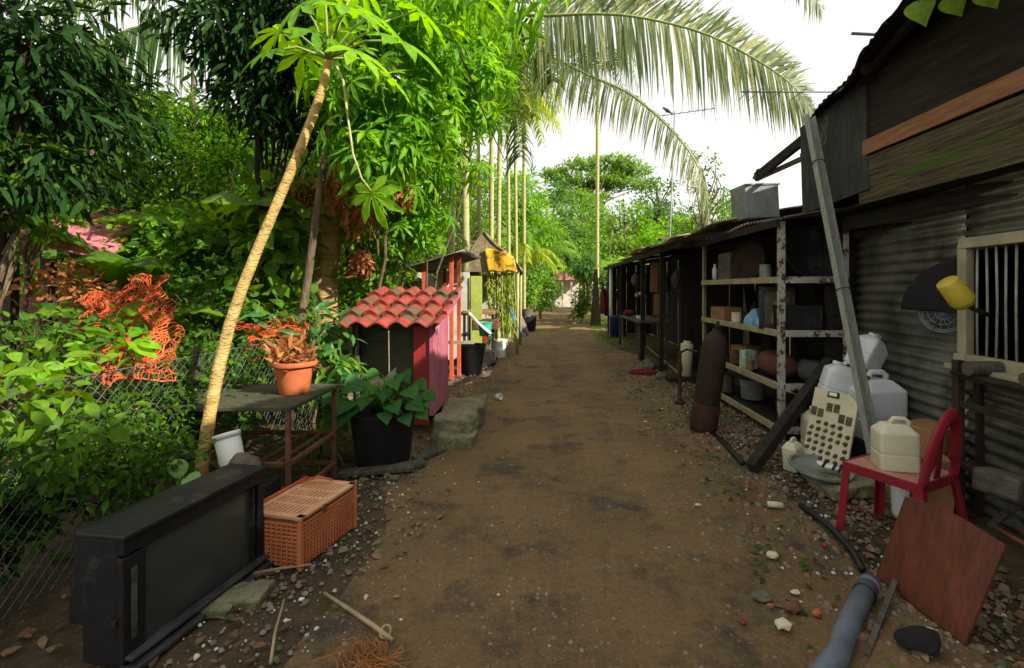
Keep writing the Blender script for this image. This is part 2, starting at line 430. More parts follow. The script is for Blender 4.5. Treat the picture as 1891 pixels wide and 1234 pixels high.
M_terra = mat('terracotta', (.50, .145, .05), (.38, .09, .035), rough=.7, scale=5, bump=.15, spots=(.22, .07, .04), spot_at=.64)
M_basket = mat('orange_plastic_basket', (.62, .23, .095), (.50, .16, .065), rough=.5, scale=6, bump=.12, spots=(.36, .15, .08), spot_scale=4, spot_at=.62)
M_concrete = mat('mossy_concrete', (.27, .245, .15), (.13, .12, .075), rough=.95, scale=5, bump=.8, spots=(.10, .12, .04), spot_scale=3, spot_at=.55, bdist=.03)
M_stone = mat('stone', (.19, .165, .12), (.09, .08, .06), rough=.95, scale=9, bump=.8, spots=(.06, .06, .035), spot_scale=6, spot_at=.58)
M_white = mat('white_plastic', (.78, .78, .75), (.64, .64, .60), rough=.5, scale=4, bump=.05)
M_bluegrey = mat('blue_grey_pipe', (.155, .185, .225), (.09, .11, .135), rough=.45, scale=6, bump=.15, spots=(.06, .06, .055), spot_scale=5, spot_at=.60)
M_bark = mat('bark', (.20, .15, .085), (.07, .052, .032), rough=.95, scale=5, stretch=(2, 2, .7), bump=.8)
M_bark_dark = mat('bark_dark', (.06, .045, .03), (.025, .02, .014), rough=.95, scale=5, stretch=(2, 2, .7), bump=.8)
M_papaya = mat('papaya_bark', (.60, .42, .15), (.34, .22, .07), rough=.85, scale=4, stretch=(2.2, 2.2, 5), bump=.8, spots=(.20, .14, .06), spot_scale=3.5, spot_at=.57)
M_areca = mat('areca_bark', (.45, .44, .19), (.28, .28, .11), rough=.85, scale=3, stretch=(.6, .6, 5), bump=.4, spots=(.16, .15, .08), spot_scale=2, spot_at=.62)
M_areca_green = mat('areca_green', (.28, .34, .08), (.16, .22, .05), rough=.6, scale=3, bump=.1)
M_palmtrunk = mat('palm_trunk', (.46, .31, .12), (.24, .15, .06), rough=.95, scale=2.5, stretch=(.7, .7, 9), bump=1, spots=(.14, .08, .04), spot_scale=3, spot_at=.6)
M_clump_root = mat('root_mat', (.09, .08, .045), (.04, .035, .02), rough=.95, scale=8, bump=.8)
M_soil = mat('potting_soil', (.05, .035, .022), rough=1, scale=20, bump=.8)
M_wire = mat('fence_wire', (.13, .14, .135), (.06, .055, .045), rough=.6, metal=.2, scale=12, bump=0)
M_net = mat('orange_net', (.62, .12, .03), (.38, .05, .02), rough=.55, scale=5, bump=0)
M_brick = mat('old_brick', (.22, .09, .05), (.11, .06, .04), rough=.95, scale=8, bump=.6)
M_glass_screen = mat('screen_glass', (.045, .060, .050), (.035, .045, .038), rough=.22, scale=1.2, bump=.02, spec=.5, spots=(.06, .065, .055), spot_scale=2, spot_at=.62)
M_thatch = mat('weathered_tarp', (.34, .26, .16), (.17, .13, .08), rough=.95, scale=6, bump=.8)
M_yellow = mat('yellow_sheet', (.72, .44, .02), (.52, .27, .015), rough=.8, scale=8, bump=.5, spots=(.20, .10, .02), spot_scale=7, spot_at=.50)
M_blue = mat('blue_plastic', (.03, .20, .50), (.02, .12, .34), rough=.4, scale=4, bump=.05)
M_bluedeep = mat('deep_blue_plastic', (.015, .03, .14), (.01, .02, .1), rough=.45, scale=4, bump=.05)
M_greenp = mat('mint_plastic', (.05, .42, .28), (.04, .30, .2), rough=.45, scale=4, bump=.05)
M_yelpl = mat('yellow_plastic', (.62, .50, .05), (.44, .36, .05), rough=.5, scale=4, bump=.08, spots=(.25, .19, .08), spot_at=.62)
M_card = mat('cardboard', (.32, .17, .08), (.22, .11, .05), rough=.9, scale=4, bump=.2)
M_gold = mat('gold_print', (.30, .22, .08), (.10, .08, .04), rough=.5, scale=12, bump=.1)
M_pinkroof = mat('pink_roof', (.50, .16, .18), (.32, .10, .11), rough=.8, scale=5, bump=.4, spots=(.17, .08, .06), spot_at=.58)
M_plaster = mat('white_plaster', (.66, .64, .54), (.46, .45, .36), rough=.9, scale=3, bump=.2, spots=(.28, .27, .20), spot_at=.66)
M_greenwall = mat('green_wall', (.45, .50, .10), (.30, .36, .07), rough=.9, scale=3, bump=.2)
M_straw = mat('straw_brown', (.40, .16, .04), (.22, .09, .03), rough=.9, scale=12, bump=.2)
M_stick = mat('dry_stick', (.42, .32, .19), (.24, .17, .10), rough=.9, scale=10, bump=.4)
M_cloth_dark = mat('dark_cloth', (.05, .05, .07), rough=1, scale=6, bump=.3)
M_cloth_red = mat('red_cloth', (.16, .02, .018), rough=1, scale=6, bump=.3)
M_dried = leafmat('dried_leaves', [(.20, .07, .025), (.36, .15, .05), (.42, .20, .07), (.14, .05, .02)], trans=.25, rough=.8)

G_bright = leafmat('leaf_bright', [(.06, .18, .008), (.12, .30, .012), (.22, .42, .02), (.08, .24, .01)], trans=.42)
G_mid = leafmat('leaf_mid', [(.05, .135, .008), (.09, .20, .012), (.16, .28, .02), (.065, .16, .01)], trans=.40)
G_shade = leafmat('leaf_shade_dark', [(.008, .026, .005), (.014, .042, .008), (.022, .062, .010), (.010, .032, .008)], trans=.14, rough=.7, spec=.08)  # leaf green darkened, so the canopy's shade sits in the colour
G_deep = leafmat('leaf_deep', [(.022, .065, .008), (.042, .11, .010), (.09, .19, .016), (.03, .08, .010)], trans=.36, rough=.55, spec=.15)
G_yellow = leafmat('leaf_yellow', [(.16, .28, .02), (.26, .36, .03), (.36, .38, .04), (.12, .25, .02)], trans=.4)
G_far = leafmat('leaf_far', [(.08, .19, .025), (.13, .26, .03), (.19, .33, .045), (.10, .20, .03)], trans=.38, rough=.6)
G_far2 = leafmat('leaf_far_dark', [(.05, .12, .025), (.08, .17, .03), (.11, .22, .04), (.055, .13, .03)], trans=.35, rough=.6)
G_blue = leafmat('leaf_bluish', [(.04, .13, .03), (.06, .16, .04), (.09, .21, .045)], trans=.25, rough=.4)
G_frond = leafmat('frond_leaf', [(.05, .085, .03), (.09, .14, .045), (.32, .34, .15), (.07, .11, .035), (.17, .22, .07), (.38, .38, .18)], trans=.40, rough=.38, spec=.4)
G_fronddark = leafmat('frond_dark', [(.03, .07, .015), (.05, .11, .02), (.10, .17, .04), (.04, .08, .02)], trans=.35, rough=.4)
G_pale = leafmat('leaf_pale', [(.20, .40, .12), (.28, .48, .18), (.24, .44, .14)], trans=.35, rough=.45)

# ------------------------------------------------------------ ground
def hgt(x, y):
    x = np.asarray(x, float); y = np.asarray(y, float)
    rut = -.018 * (np.exp(-((x + .45) / .22) ** 2) + np.exp(-((x - 1.05) / .22) ** 2)) * (.6 + .4 * np.sin(y * .9))
    a = rut + .010 * np.sin(1.3 * x + .7 * y) + .008 * np.sin(2.1 * y - 1.7 * x + 1) + .005 * np.sin(4.7 * x + 3.9 * y) + .003 * np.sin(9.3 * x - 7.1 * y + 2)
    return a * np.clip(1.2 - np.hypot(x, y) / 80, 0, 1) - .012
def hz(x, y): return float(hgt(x, y))
def axis(n, span, p): t = np.linspace(-1, 1, n); return np.sign(t) * np.abs(t) ** p * span
gx = axis(241, 320, 3.2); gy = axis(281, 320, 3.0) + 3
X, Y = np.meshgrid(gx, gy); Z = hgt(X, Y)
V = np.stack([X.ravel(), Y.ravel(), Z.ravel()], 1); nx = len(gx)
ii, jj = np.meshgrid(np.arange(nx - 1), np.arange(len(gy) - 1)); a = (jj * nx + ii).ravel()
F4 = np.stack([a, a + 1, a + nx + 1, a + nx], 1)

def dirt_mat(name, base, alt, dark, speck, sc_=1.0, moss=None):
    m = bpy.data.materials.new(name); m.use_nodes = True; n = m.node_tree.nodes; l = m.node_tree.links.new
    b = n['Principled BSDF']; b.inputs['Roughness'].default_value = .92; b.inputs['Specular IOR Level'].default_value = .2
    tc = n.new('ShaderNodeTexCoord')
    def noise(s, d=8, ro=.6):
        t = n.new('ShaderNodeTexNoise'); t.inputs['Scale'].default_value = s * sc_; t.inputs['Detail'].default_value = d; t.inputs['Roughness'].default_value = ro
        l(tc.outputs['Object'], t.inputs['Vector']); return t.outputs['Fac']
    def ramp(f, a, bb, lo=0, hi=1):
        r = n.new('ShaderNodeMapRange'); r.inputs[1].default_value = a; r.inputs[2].default_value = bb; r.inputs[3].default_value = lo; r.inputs[4].default_value = hi
        l(f, r.inputs[0]); return r.outputs[0]
    def mix(f, c1, c2):
        q = n.new('ShaderNodeMixRGB'); l(f, q.inputs['Fac'])
        for i, c in ((1, c1), (2, c2)):
            if isinstance(c, tuple): q.inputs[i].default_value = rgba(c)
            else: l(c, q.inputs[i])
        return q.outputs['Color']
    c = mix(ramp(noise(.9), .38, .62), base, alt)
    c = mix(ramp(noise(1.7, 12, .75), .50, .62), c, dark)
    c = mix(ramp(noise(28, 6, .8), .53, .64, 0, .75), c, tuple(x * .5 for x in base))
    c = mix(ramp(noise(75, 4, .85), .57, .66, 0, .7), c, speck)
    if moss: c = mix(ramp(noise(1.6, 9, .75), .57, .66, 0, .55), c, moss)
    l(c, b.inputs['Base Color'])
    ad = n.new('ShaderNodeMath'); ad.operation = 'MULTIPLY_ADD'; ad.inputs[1].default_value = .35
    l(noise(55, 6, .8), ad.inputs[0]); l(noise(7, 10, .7), ad.inputs[2])
    bu = n.new('ShaderNodeBump'); bu.inputs['Strength'].default_value = .9; bu.inputs['Distance'].default_value = .05
    l(ad.outputs[0], bu.inputs['Height']); l(bu.outputs['Normal'], b.inputs['Normal'])
    return m
M_ground = dirt_mat('forest_soil', (.135, .092, .048), (.085, .062, .034), (.045, .035, .022), (.26, .21, .14), moss=(.045, .065, .02))
M_path = dirt_mat('trodden_dirt', (.255, .160, .072), (.178, .114, .055), (.072, .060, .046), (.44, .36, .24), moss=(.085, .085, .03))
g = np_obj('ground', V, F4, M_ground, smooth=True); g['kind'] = 'structure'

def path_edges(y):
    l_ = -1.25 + .18 * math.sin(y * .8) + .10 * math.sin(y * 2.3 + 1) + (.25 if y < 3.5 else 0) * (3.5 - y) * .2
    r_ = 2.0 + .20 * math.sin(y * .6 + 2) + .10 * math.sin(y * 1.9)
    if y > 14: l_ += min(.6, (y - 14) * .06); r_ += min(1.2, (y - 14) * .08)
    if y > 30: l_ -= (y - 30) * 1.2
    return l_, r_
ys = np.concatenate([np.linspace(-4, 14, 150), np.linspace(14.2, 60, 90)]); nu = 60
PV = []
for y in ys:
    a_, b_ = path_edges(y); xs = np.linspace(a_, b_, nu)
    xs[0] += .03 * math.sin(y * 17); xs[-1] += .04 * math.sin(y * 13)
    zz = hgt(xs, np.full(nu, y)) + .016 * np.sin(np.linspace(0, math.pi, nu)) ** .4 + .0045
    zz[0] -= .012; zz[-1] -= .012
    PV += [(x, y, z) for x, z in zip(xs, zz)]
k = len(ys); ii, jj = np.meshgrid(np.arange(nu - 1), np.arange(k - 1)); a = (jj * nu + ii).ravel()
p_ = np_obj('path', np.array(PV), np.stack([a, a + 1, a + nu + 1, a + nu], 1), M_path, smooth=True); p_['kind'] = 'structure'

# ------------------------------------------------------------ corrugated sheet
def corr(mb, P0, U, Vv, pitch, amp, along='u', ripple=0, seed=0, nv=8):
    """P0 corner, U and V edge vectors; ridges run along U, waves step along V"""
    P0, U, Vv = Vector(P0), Vector(U), Vector(Vv); N = U.cross(Vv).normalized()
    nw = max(6, int(Vv.length / pitch * 8)); rr = random.Random(seed); ph = [rr.uniform(0, 6) for _ in range(4)]
    def f(a, b):
        z = amp * math.sin(b * Vv.length / pitch * 2 * math.pi)
        z += ripple * (math.sin(a * 5 + ph[0]) + math.sin(b * 7 + ph[1]) * math.cos(a * 3 + ph[2]))
        e = 0
        return P0 + U * a + Vv * b + N * z
    return mb.grid(f, nv, nw + 1)

# ------------------------------------------------------------ the house on the right
house = thing('shack_house', 'dark patched timber and corrugated metal house close on the right', 'house', (3.6, 2.0, 0))
def wx(y): return 3.10 - .10 * (4.75 - y)              # wall line
def wall_piece(y0, y1, z0, z1, name='corrugated_wall', m=M_zinc_wall, seed=0):
    mb = MB(); corr(mb, (wx(y0), y0, z0), (wx(y1) - wx(y0), y1 - y0, 0), (0, 0, z1 - z0), .086, .013, ripple=.004, seed=seed, nv=12)
    mb.build(name, m, house, smooth=True, solid=.002)
wall_piece(4.75, 3.36, 0, 2.25, seed=1); wall_piece(3.36, 1.5, 0, 1.03, seed=2); wall_piece(3.36, 1.5, 1.76, 2.25, seed=3); wall_piece(1.5, -3, 0, 2.25, seed=4)
mb = MB()
for i in range(8): mb.box((3.18 + .42 * i + .21, 4.80, 1.2), (.40, .02, 2.4 + .25 * i))
mb.build('end_wall', M_wood_dark, house)
mb = MB(); mb.box((7.2, 1.0, 2.42), (.05, 8.0, 4.86)); mb.box((5.0, -3.05, 2.4), (4.4, .05, 4.6)); mb.box((5.0, 4.86, 1.6), (4.3, .03, 3.2)); mb.build('back_wall', M_wood_dark, house)
mb = MB(); mb.box((5.1, .85, -.02), (4.0, 7.6, .08)); mb.build('floor_slab', M_concrete, house)
# window
wd = MB(); y0, y1 = 3.36, 1.5
for y in (3.34, 2.76, 2.18, 1.56): wd.box((wx(y) - .03, y, 1.40), (.06, .07, .80))
wd.bar((wx(y0) - .03, y0, 1.015), (wx(y1) - .03, y1, 1.015), .07, .07); wd.bar((wx(y0) - .03, y0, 1.81), (wx(y1) - .03, y1, 1.81), .07, .07)
wd.box((wx(3.34) - .045, 3.34, .93), (.07, .09, .24))
fr = wd.build('window', M_cream, house, bevel=.004)
wb = MB()
for i in range(23):
    y = 3.25 - i * .075
    if min(abs(y - q) for q in (3.34, 2.76, 2.18, 1.56)) < .05: continue
    wb.tube([(wx(y) - .02, y, 1.05), (wx(y) - .02 + .006 * math.sin(i), y + .004 * math.cos(i * 2), 1.4), (wx(y) - .02, y, 1.78)], .0075, 6)
wb.build('window_bars', mat('bar_paint', (.36, .36, .31), (.2, .2, .17), scale=9), fr, smooth=True)
si = MB(); si.bar((wx(y0) - .07, y0 + .02, .965), (wx(y1) - .07, y1, .965), .15, .035); si.build('sill', M_cream, fr, bevel=.004)
# overhanging upper boards, plane X = 2.75
FX = 2.75
b1 = MB(); b1.box((FX - .016, 4.56, 2.76), (.025, 1.02, .92), rot=(R(-3), 0, 0)); b1.build('grey_panel', M_grey_board, house, bevel=.003)
b1 = MB(); b1.box((FX + .06, 5.06, 2.66), (.02, .12, .75), rot=(R(7), R(4), 0)); b1.box((FX - .0, 5.02, 2.62), (.02, .10, .62), rot=(R(-6), R(-3), 0)); b1.build('loose_slat', M_wood_grey, house, bevel=.002)
up = MB(); up.box((FX + .012, .57, 3.05), (.025, 7.1, .60)); up.box((FX + .028, .57, 2.70), (.025, 7.1, .16)); up.build('dark_boarding', M_wood_dark, house)
st = MB(); st.bar((FX - .02, 4.10, 2.685), (FX - .02, -2.6, 2.70), .025, .125); st.build('orange_plank', M_orange_wood, house, bevel=.003)
mo = MB(); rr = random.Random(4)
for i in range(4):
    z = 2.27 + i * .095
    mo.box((FX + .004 * (i % 2) - .004 * i, .72 - .02 * i, z), (.028, 6.9 + .03 * i, .098), rot=(0, R(-5), 0))
mo.build('mossy_plank', M_moss_wood, house, bevel=.004)
lo = MB(); lo.box((FX + .20, .8, 2.13), (.03, 7.8, .14)); lo.box((FX + .26, .8, 2.24), (.40, 7.8, .03)); lo.box((FX + .30, .8, 2.02), (.025, 7.8, .07)); lo.build('soffit_board', M_wood_dark, house)
# roof
def eave(y): return Vector((2.72 - .19 * (4.9 - y) + .02 * math.sin(y * 5), y, 3.20 + .11 * (4.9 - y) + .015 * math.sin(y * 7 + 1)))
rf = MB()
def rfun(a, b):
    y = 4.95 - b * 8.2 + .05 * math.sin(a * 9); e = eave(y); t = Vector((7.3, y, 4.9)); p = e.lerp(t, a)
    return p + Vector((0, 0, .014 * math.sin(y / .09 * 2 * math.pi)))
rf.grid(rfun, 14, 640); rf.build('roof', M_wood_dark, house, smooth=True, solid=.004)
rt = MB()
for y in (4.7, 3.9, 3.1, 2.3, 1.4, .4):
    e = eave(y); rt.bar(e + Vector((.05, 0, -.05)), (7.1, y, 4.80), .05, .08)
pts = [eave(4.9 - i * .4) + Vector((.14, 0, -.03)) for i in range(18)]
for a_, b_ in zip(pts, pts[1:]): rt.bar(a_, b_, .045, .05)
rt.build('rafters', M_wood_dark, house)
# patched tarp strips along the eave
for i, (ya, yb, dz, m) in enumerate(((4.9, 4.25, .05, M_orange_wood), (4.3, 3.7, .07, M_wood_grey), (3.75, 3.0, .06, M_wood_dark), (2.9, 2.2, .08, M_wood_grey))):
    mb = MB(); mb.grid(lambda u, v: eave(ya + (yb - ya) * u) + Vector((-.02 + .10 * v, 0, .012 + .05 * v - dz * (1 - v) * (.5 + .5 * math.sin(u * 3.1 + i)) + .01 * math.sin(u * 17))), 14, 5)
    mb.build('eave_patch', m if i in (1, 3) else M_wood_dark, house, smooth=True, solid=.006)

# creeper on the roof edge
cr_ = thing('roof_creeper', 'large glossy green leaves creeping over the house roof edge', 'plant', tuple(at(1700, 5, 3.0)))
P = []; D = []; N = []; S = []
for (px, py, Y_, ang, s) in ((1698, 0, 3.0, -12, .17), (1752, -8, 2.85, 35, .14), (1815, -24, 2.7, 40, .14)):
    P.append(at(px, py, Y_)); a = R(ang); D.append((math.sin(a) * .5, -.3, -1)); N.append((-.8, -.6, .25)); S.append(s)
V, F = place_leaves('heart', np.array(P), np.array(D, float), np.array(N, float), np.array(S)); np_obj('leaves', V, F, G_mid, cr_)
mb = MB(); mb.tube([at(1640, -30, 3.15), at(1670, -6, 3.05), at(1745, -14, 2.85), at(1820, -30, 2.65)], .008, 6); mb.build('vine', M_bark, cr_, smooth=True)

# rods on the eave
mb = MB(); mb.tube([at(1573, 62, 3.75), at(1700, 68, 3.75)], .012, 8)
single(mb, 'metal_pipe', M_bluegrey, 'short dark pipe poking out from under the roof edge', 'pipe', at(1640, 66, 3.75), smooth=True)
ant = thing('roof_antenna', 'thin horizontal antenna rod jutting left off the house roof', 'antenna', tuple(at(1520, 170, 4.9)))
mb = MB(); mb.tube([at(1369, 170, 4.9), at(1560, 170, 4.9)], .008, 8); mb.build('boom', M_bluegrey, ant, smooth=True)
for px in (1380, 1400, 1440, 1480):
    mb = MB(); c = at(px, 170, 4.9); mb.tube([c + Vector((0, -.10, 0)), c + Vector((0, .22, 0))], .004, 5); mb.build('element', M_bluegrey, ant)
mb = MB(); c = at(1548, 170, 4.9); mb.tube([c + Vector((0, 0, .05)), c + Vector((.02, 0, -.5))], .012, 8); mb.build('mast', M_bluegrey, ant, smooth=True)

# broken beam beyond the corner
bb = thing('broken_rafter', 'dark broken rafter sloping down off the far corner of the house', 'beam', tuple(at(1450, 290, 5.4)))
mb = MB(); mb.bar(at(1396, 328, 6.0), at(1497, 248, 5.1), .05, .11); mb.build('upper_rafter', M_wood_dark, bb, bevel=.006)
mb = MB(); mb.bar(at(1400, 330, 6.05), at(1492, 288, 5.2), .04, .05); mb.build('lower_rafter', M_wood_grey, bb, bevel=.004)
mb = MB(); mb.box(at(1398, 322, 5.98), (.05, .06, .13), rot=(0, R(25), 0)); mb.build('rafter_end', M_moss_wood, bb, bevel=.006)

# ------------------------------------------------------------ low open shed along the path
shed = thing('open_shed', 'long low open fronted shed with patched tin roof beyond the shelves', 'shed', (3.0, 10.0, 0))
segs = [(16.2, 13.6, 2.20, M_zinc_roof), (13.9, 11.6, 2.28, M_zinc_pale), (11.8, 9.8, 2.27, M_zinc_pale), (10.0, 8.3, 2.26, M_zinc_roof), (8.5, 7.1, 2.25, M_zinc_pale), (7.35, 5.9, 2.21, M_zinc_roof), (6.1, 4.62, 2.20, M_zinc_roof)]
rr = random.Random(3)
for i, (ya, yb, z, m) in enumerate(segs):
    mb = MB(); x0 = 1.95 + rr.uniform(-.10, .08) + (.28 if yb < 5.5 else (.12 if yb < 6.5 else 0))
    if ya > 13: x0 = 2.15
    corr(mb, (x0, ya, z + rr.uniform(-.02, .03)), (4.6 - x0, rr.uniform(-.05, .05), .42 + rr.uniform(-.04, .06)), (rr.uniform(-.05, .05), yb - ya, rr.uniform(-.05, .05)), .076, .012, ripple=.022, seed=i, nv=16)
    mb.build('roof_sheet', m, shed, smooth=True, solid=.003)
mb = MB(); mb.bar((2.08, 16, 2.15), (2.08, 7.2, 2.17), .05, .09); mb.bar((2.30, 7.2, 2.14), (2.30, 4.7, 2.14), .04, .07); mb.bar((3.6, 16, 2.32), (3.6, 4.9, 2.32), .06, .10)
for y in (15.9, 13, 10.5, 8.6, 7.3, 6.0): mb.bar((2.1, y, 2.13), (4.5, y, 2.50), .05, .06)
mb.build('roof_beams', M_wood_dark, shed)
mb = MB()
for i in range(30): mb.box((3.62 + .01 * (i % 3), 4.95 + i * .385, 1.2), (.02, .375, 2.4))
mb.build('back_wall', M_wood_dark, shed, bevel=.003)
mb = MB()
for i in range(5): mb.box((2.35 + i * .32, 16.1, 1.15), (.31, .02, 2.3))
mb.build('end_wall', M_wood_dark, shed)
mb = MB()
for i in range(6): mb.box((2.62 + i * .20, 8.75, 1.1), (.195, .02, 2.2))
mb.build('partition', M_wood_dark, shed)
for (x, y) in ((2.12, 13.0), (2.12, 10.2), (2.15, 8.7)):
    mb = MB(); mb.bar((x, y, 0), (x + .02, y, 2.16), .07, .08); mb.build('post', M_wood_dark, shed, bevel=.006)
mb = MB(); mb.tube([(2.18, 15.2, 0), (2.18, 15.2, 2.15)], .055, 12); mb.build('corner_post', M_white, shed, smooth=True)
for c, sz, ro in (((2.35, 6.6, 2.30), (.36, .20, .05), (0, R(-6), R(10))), ((2.2, 8.2, 2.36), (.5, .1, .04), (0, R(-10), R(24))), ((2.4, 10.7, 2.42), (.16, .9, .03), (0, 0, R(9)))):
    mb = MB(); mb.box(c, sz, rot=ro); mb.build('roof_plank', M_wood_grey, shed, bevel=.004)

# tin box on the roof
tb = thing('tin_box', 'dented grey tin box standing on the shed roof', 'box', (2.72, 5.95, 2.30))
c = at(1393, 376, 5.9)
mb = MB(); mb.box((c.x, 5.9, c.z + .0), (.42, .36, .40), rot=(0, R(-3), R(5))); mb.build('body', M_zinc_grey, tb, bevel=.01)
mb = MB(); mb.box((c.x, 5.9, c.z + .197), (.44, .38, .025), rot=(0, R(-3), R(5))); mb.build('rim', M_zinc_grey, tb, bevel=.006)
mb = MB(); q = at(1421, 345, 5.75); mb.tube([q + Vector((-.02, 0, -.02)), q + Vector((-.02, 0, .03)), q + Vector((.02, 0, .03)), q + Vector((.02, 0, -.05))], .008, 6); mb.build('handle', M_rust_dark, tb, smooth=True)
tb.location = (c.x, 5.9, c.z - .2)
for ch in children(tb): ch.location = Vector((2.72, 5.95, 2.30)) - Vector((c.x, 5.9, c.z - .2))

# ------------------------------------------------------------ shelf rack
rack = thing('shelf_rack', 'tall cream painted steel shelf rack full of junk beside the path', 'shelf', (2.7, 5.9, 0))
def angle(mb, a, b, wd=.055, t=.006, nx_=(1, 0, 0), ny_=(0, 1, 0)):
    a, b, nx_, ny_ = Vector(a), Vector(b), Vector(nx_), Vector(ny_)
    mb.prism([a, a + nx_ * wd, a + nx_ * wd + ny_ * t, a + nx_ * t + ny_ * t, a + nx_ * t + ny_ * wd, a + ny_ * wd], b - a)
for (x, y, m, sx, sy) in ((2.34, 4.75, M_angle_white, 1, 1), (3.02, 4.75, M_angle_white, -1, 1), (2.36, 7.10, M_angle, 1, -1), (3.02, 7.10, M_angle, -1, -1)):
    mb = MB(); angle(mb, (x, y, 0), (x, y, 2.16), nx_=(sx, 0, 0), ny_=(0, sy, 0)); mb.build('post', m, rack)
for z in (1.585, 1.055, .53, .10):
    mb = MB(); mb.box((2.35, 5.925, z), (.035, 2.28, .065)); mb.build('side_rail', M_angle, rack, bevel=.004)
    mb = MB(); mb.box((2.68, 4.765, z), (.60, .03, .065)); mb.build('end_rail', M_angle_white, rack, bevel=.004)
    mb = MB()
    for i in range(4): mb.box((2.45 + i * .155, 5.925, z - .012), (.145, 2.24, .022))
    mb.build('shelf', M_wood_dark, rack, bevel=.003)
mb = MB()
for i in range(4): mb.bar((3.03, 4.9 + i * .6, .3), (3.03, 5.4 + i * .6, 2.0), .02, .15)
mb.build('back_bracing', M_wood_dark, rack)

def T(name, label, cat, loc): return thing(name, label, cat, loc)
# things on the shelves
def picture_frame(c, yaw):
    t = T('picture_frame', 'black framed picture with a faded gold figure on the shelf', 'picture', c); c = Vector(c)
    mb = MB(); 
    for (dx, dz, sx, sz) in ((-.15, .2, .045, .44), (.15, .2, .045, .44), (0, 0, .345, .045), (0, .4, .345, .045)): mb.box((dx, 0, dz + .02), (sx, .03, sz))
    o = obj_from('frame', mb.V, mb.F, M_black, t, bevel=.004)
    mb = MB(); mb.box((0, .006, .22), (.27, .008, .37)); obj_from('picture', mb.V, mb.F, mat('sepia_print', (.10, .085, .05), (.05, .045, .03), scale=7, bump=0), t)
    mb = MB(); mb.box((0, -.002, .14), (.11, .006, .16), taper=.7); mb.lathe([(.0, -.003), (.028, -.003), (.028, .003), (0, .003)], 14, (0, -.002, .27), (R(90), 0, 0)); mb.box((0, -.002, .235), (.075, .006, .05), taper=.6)
    obj_from('painted_figure', mb.V, mb.F, M_gold, t)
    t.rotation_euler = (R(-6), 0, yaw); return t
picture_frame((2.46, 5.05, 1.078), R(-20))
bag = T('plastic_bag', 'crumpled blue plastic bag lying beside the picture frame', 'bag', (2.50, 5.6, 1.08))
mb = MB(); r_ = random.Random(2)
def bagf(a, b):
    th = a * 2 * math.pi; ph = b * math.pi / 2; rx = .20 * math.cos(ph) * (1 + .18 * math.sin(5 * th + 3 * b)); 
    return Vector((2.50 + rx * math.cos(th) * .55, 5.6 + rx * math.sin(th) * 1.2, 1.079 + .17 * math.sin(ph) * (1 + .15 * math.sin(7 * th))))
mb.grid(bagf, 40, 12); mb.build('bag_body', mat('blue_bag', (.06, .22, .50), (.25, .42, .60), scale=9, rough=.3, bump=.8, spec=.5), bag, smooth=True)
def tub(name, label, cat, c, r0, r1, h, m, rot=(0, 0, 0), lip=True, seg=26, inner=None):
    t = T(name, label, cat, c); mb = MB(); pr = [(r0, 0), (r0 * 1.02, .01), (r1, h)]
    if lip: pr += [(r1 + .012, h), (r1 + .012, h + .018), (r1 - .006, h + .018), (r1 - .012, h - .01), (r0 - .01, .03), (0, .03)]
    mb.lathe(pr, seg); o = obj_from('body', mb.V, mb.F, m, t, smooth=True); e = o.modifiers.new('e', 'EDGE_SPLIT'); e.split_angle = R(40)
    t.rotation_euler = rot; return t
tub('round_pan', 'big dark round pan leaning upright on the top shelf', 'pan', (2.72, 5.0, 1.86), .17, .26, .08, M_black, rot=(R(80), 0, R(6)))
tub('round_pan', 'dark round drum lid at the back of the top shelf', 'lid', (2.55, 5.9, 1.83), .2, .23, .05, M_rust_dark, rot=(R(82), 0, R(-60)))
mb = MB(); mb.box((2.52, 6.3, 1.78), (.30, .40, .36)); single(mb, 'carton', M_wood_grey, 'grey brown carton on the upper left shelf of the rack', 'box', (2.52, 6.3, 1.6), bevel=.01)
mb = MB(); mb.lathe([(.03, 0), (.035, .10), (.034, .16), (.015, .19), (.015, .23), (0, .23)], 14, (2.42, 6.75, 1.61)); single(mb, 'bottle', M_white, 'small pale bottle standing at the far end of the top shelf', 'bottle', (2.42, 6.75, 1.61), smooth=True)
mb = MB(); mb.box((2.50, 6.55, 1.16), (.26, .36, .18), rot=(0, 0, R(8))); single(mb, 'carton', M_card, 'brown carton at the far end of the middle shelf', 'box', (2.5, 6.55, 1.07), bevel=.008)
mb = MB(); mb.box((2.62, 4.98, 1.20), (.40, .30, .26), rot=(0, 0, R(-6))); single(mb, 'speaker_box', M_black, 'black box on the near end of the middle shelf', 'box', (2.62, 4.98, 1.08), bevel=.01)
mb = MB(); mb.box((2.46, 5.75, .66), (.16, .12, .22), rot=(0, 0, R(12))); gb = single(mb, 'green_carton', mat('green_white_print', (.62, .66, .60), (.05, .30, .07), scale=18, bump=0), 'small green and white carton on the lower shelf', 'box', (2.46, 5.75, .55), bevel=.004)
mb = MB(); mb.rock((2.55, 5.25, .68), (.36, .62, .32), 5); single(mb, 'brown_sack', mat('brown_sack', (.14, .05, .03), (.08, .03, .02), scale=6, bump=.4), 'slumped reddish brown sack on the lower shelf', 'sack', (2.55, 5.25, .55), smooth=True)
mb = MB(); mb.rock((2.78, 4.98, .66), (.30, .30, .26), 8); single(mb, 'grey_sack', mat('grey_rag', (.10, .10, .095), scale=6), 'crumpled grey rag bundle at the near end of the lower shelf', 'rag', (2.78, 4.98, .55), smooth=True)
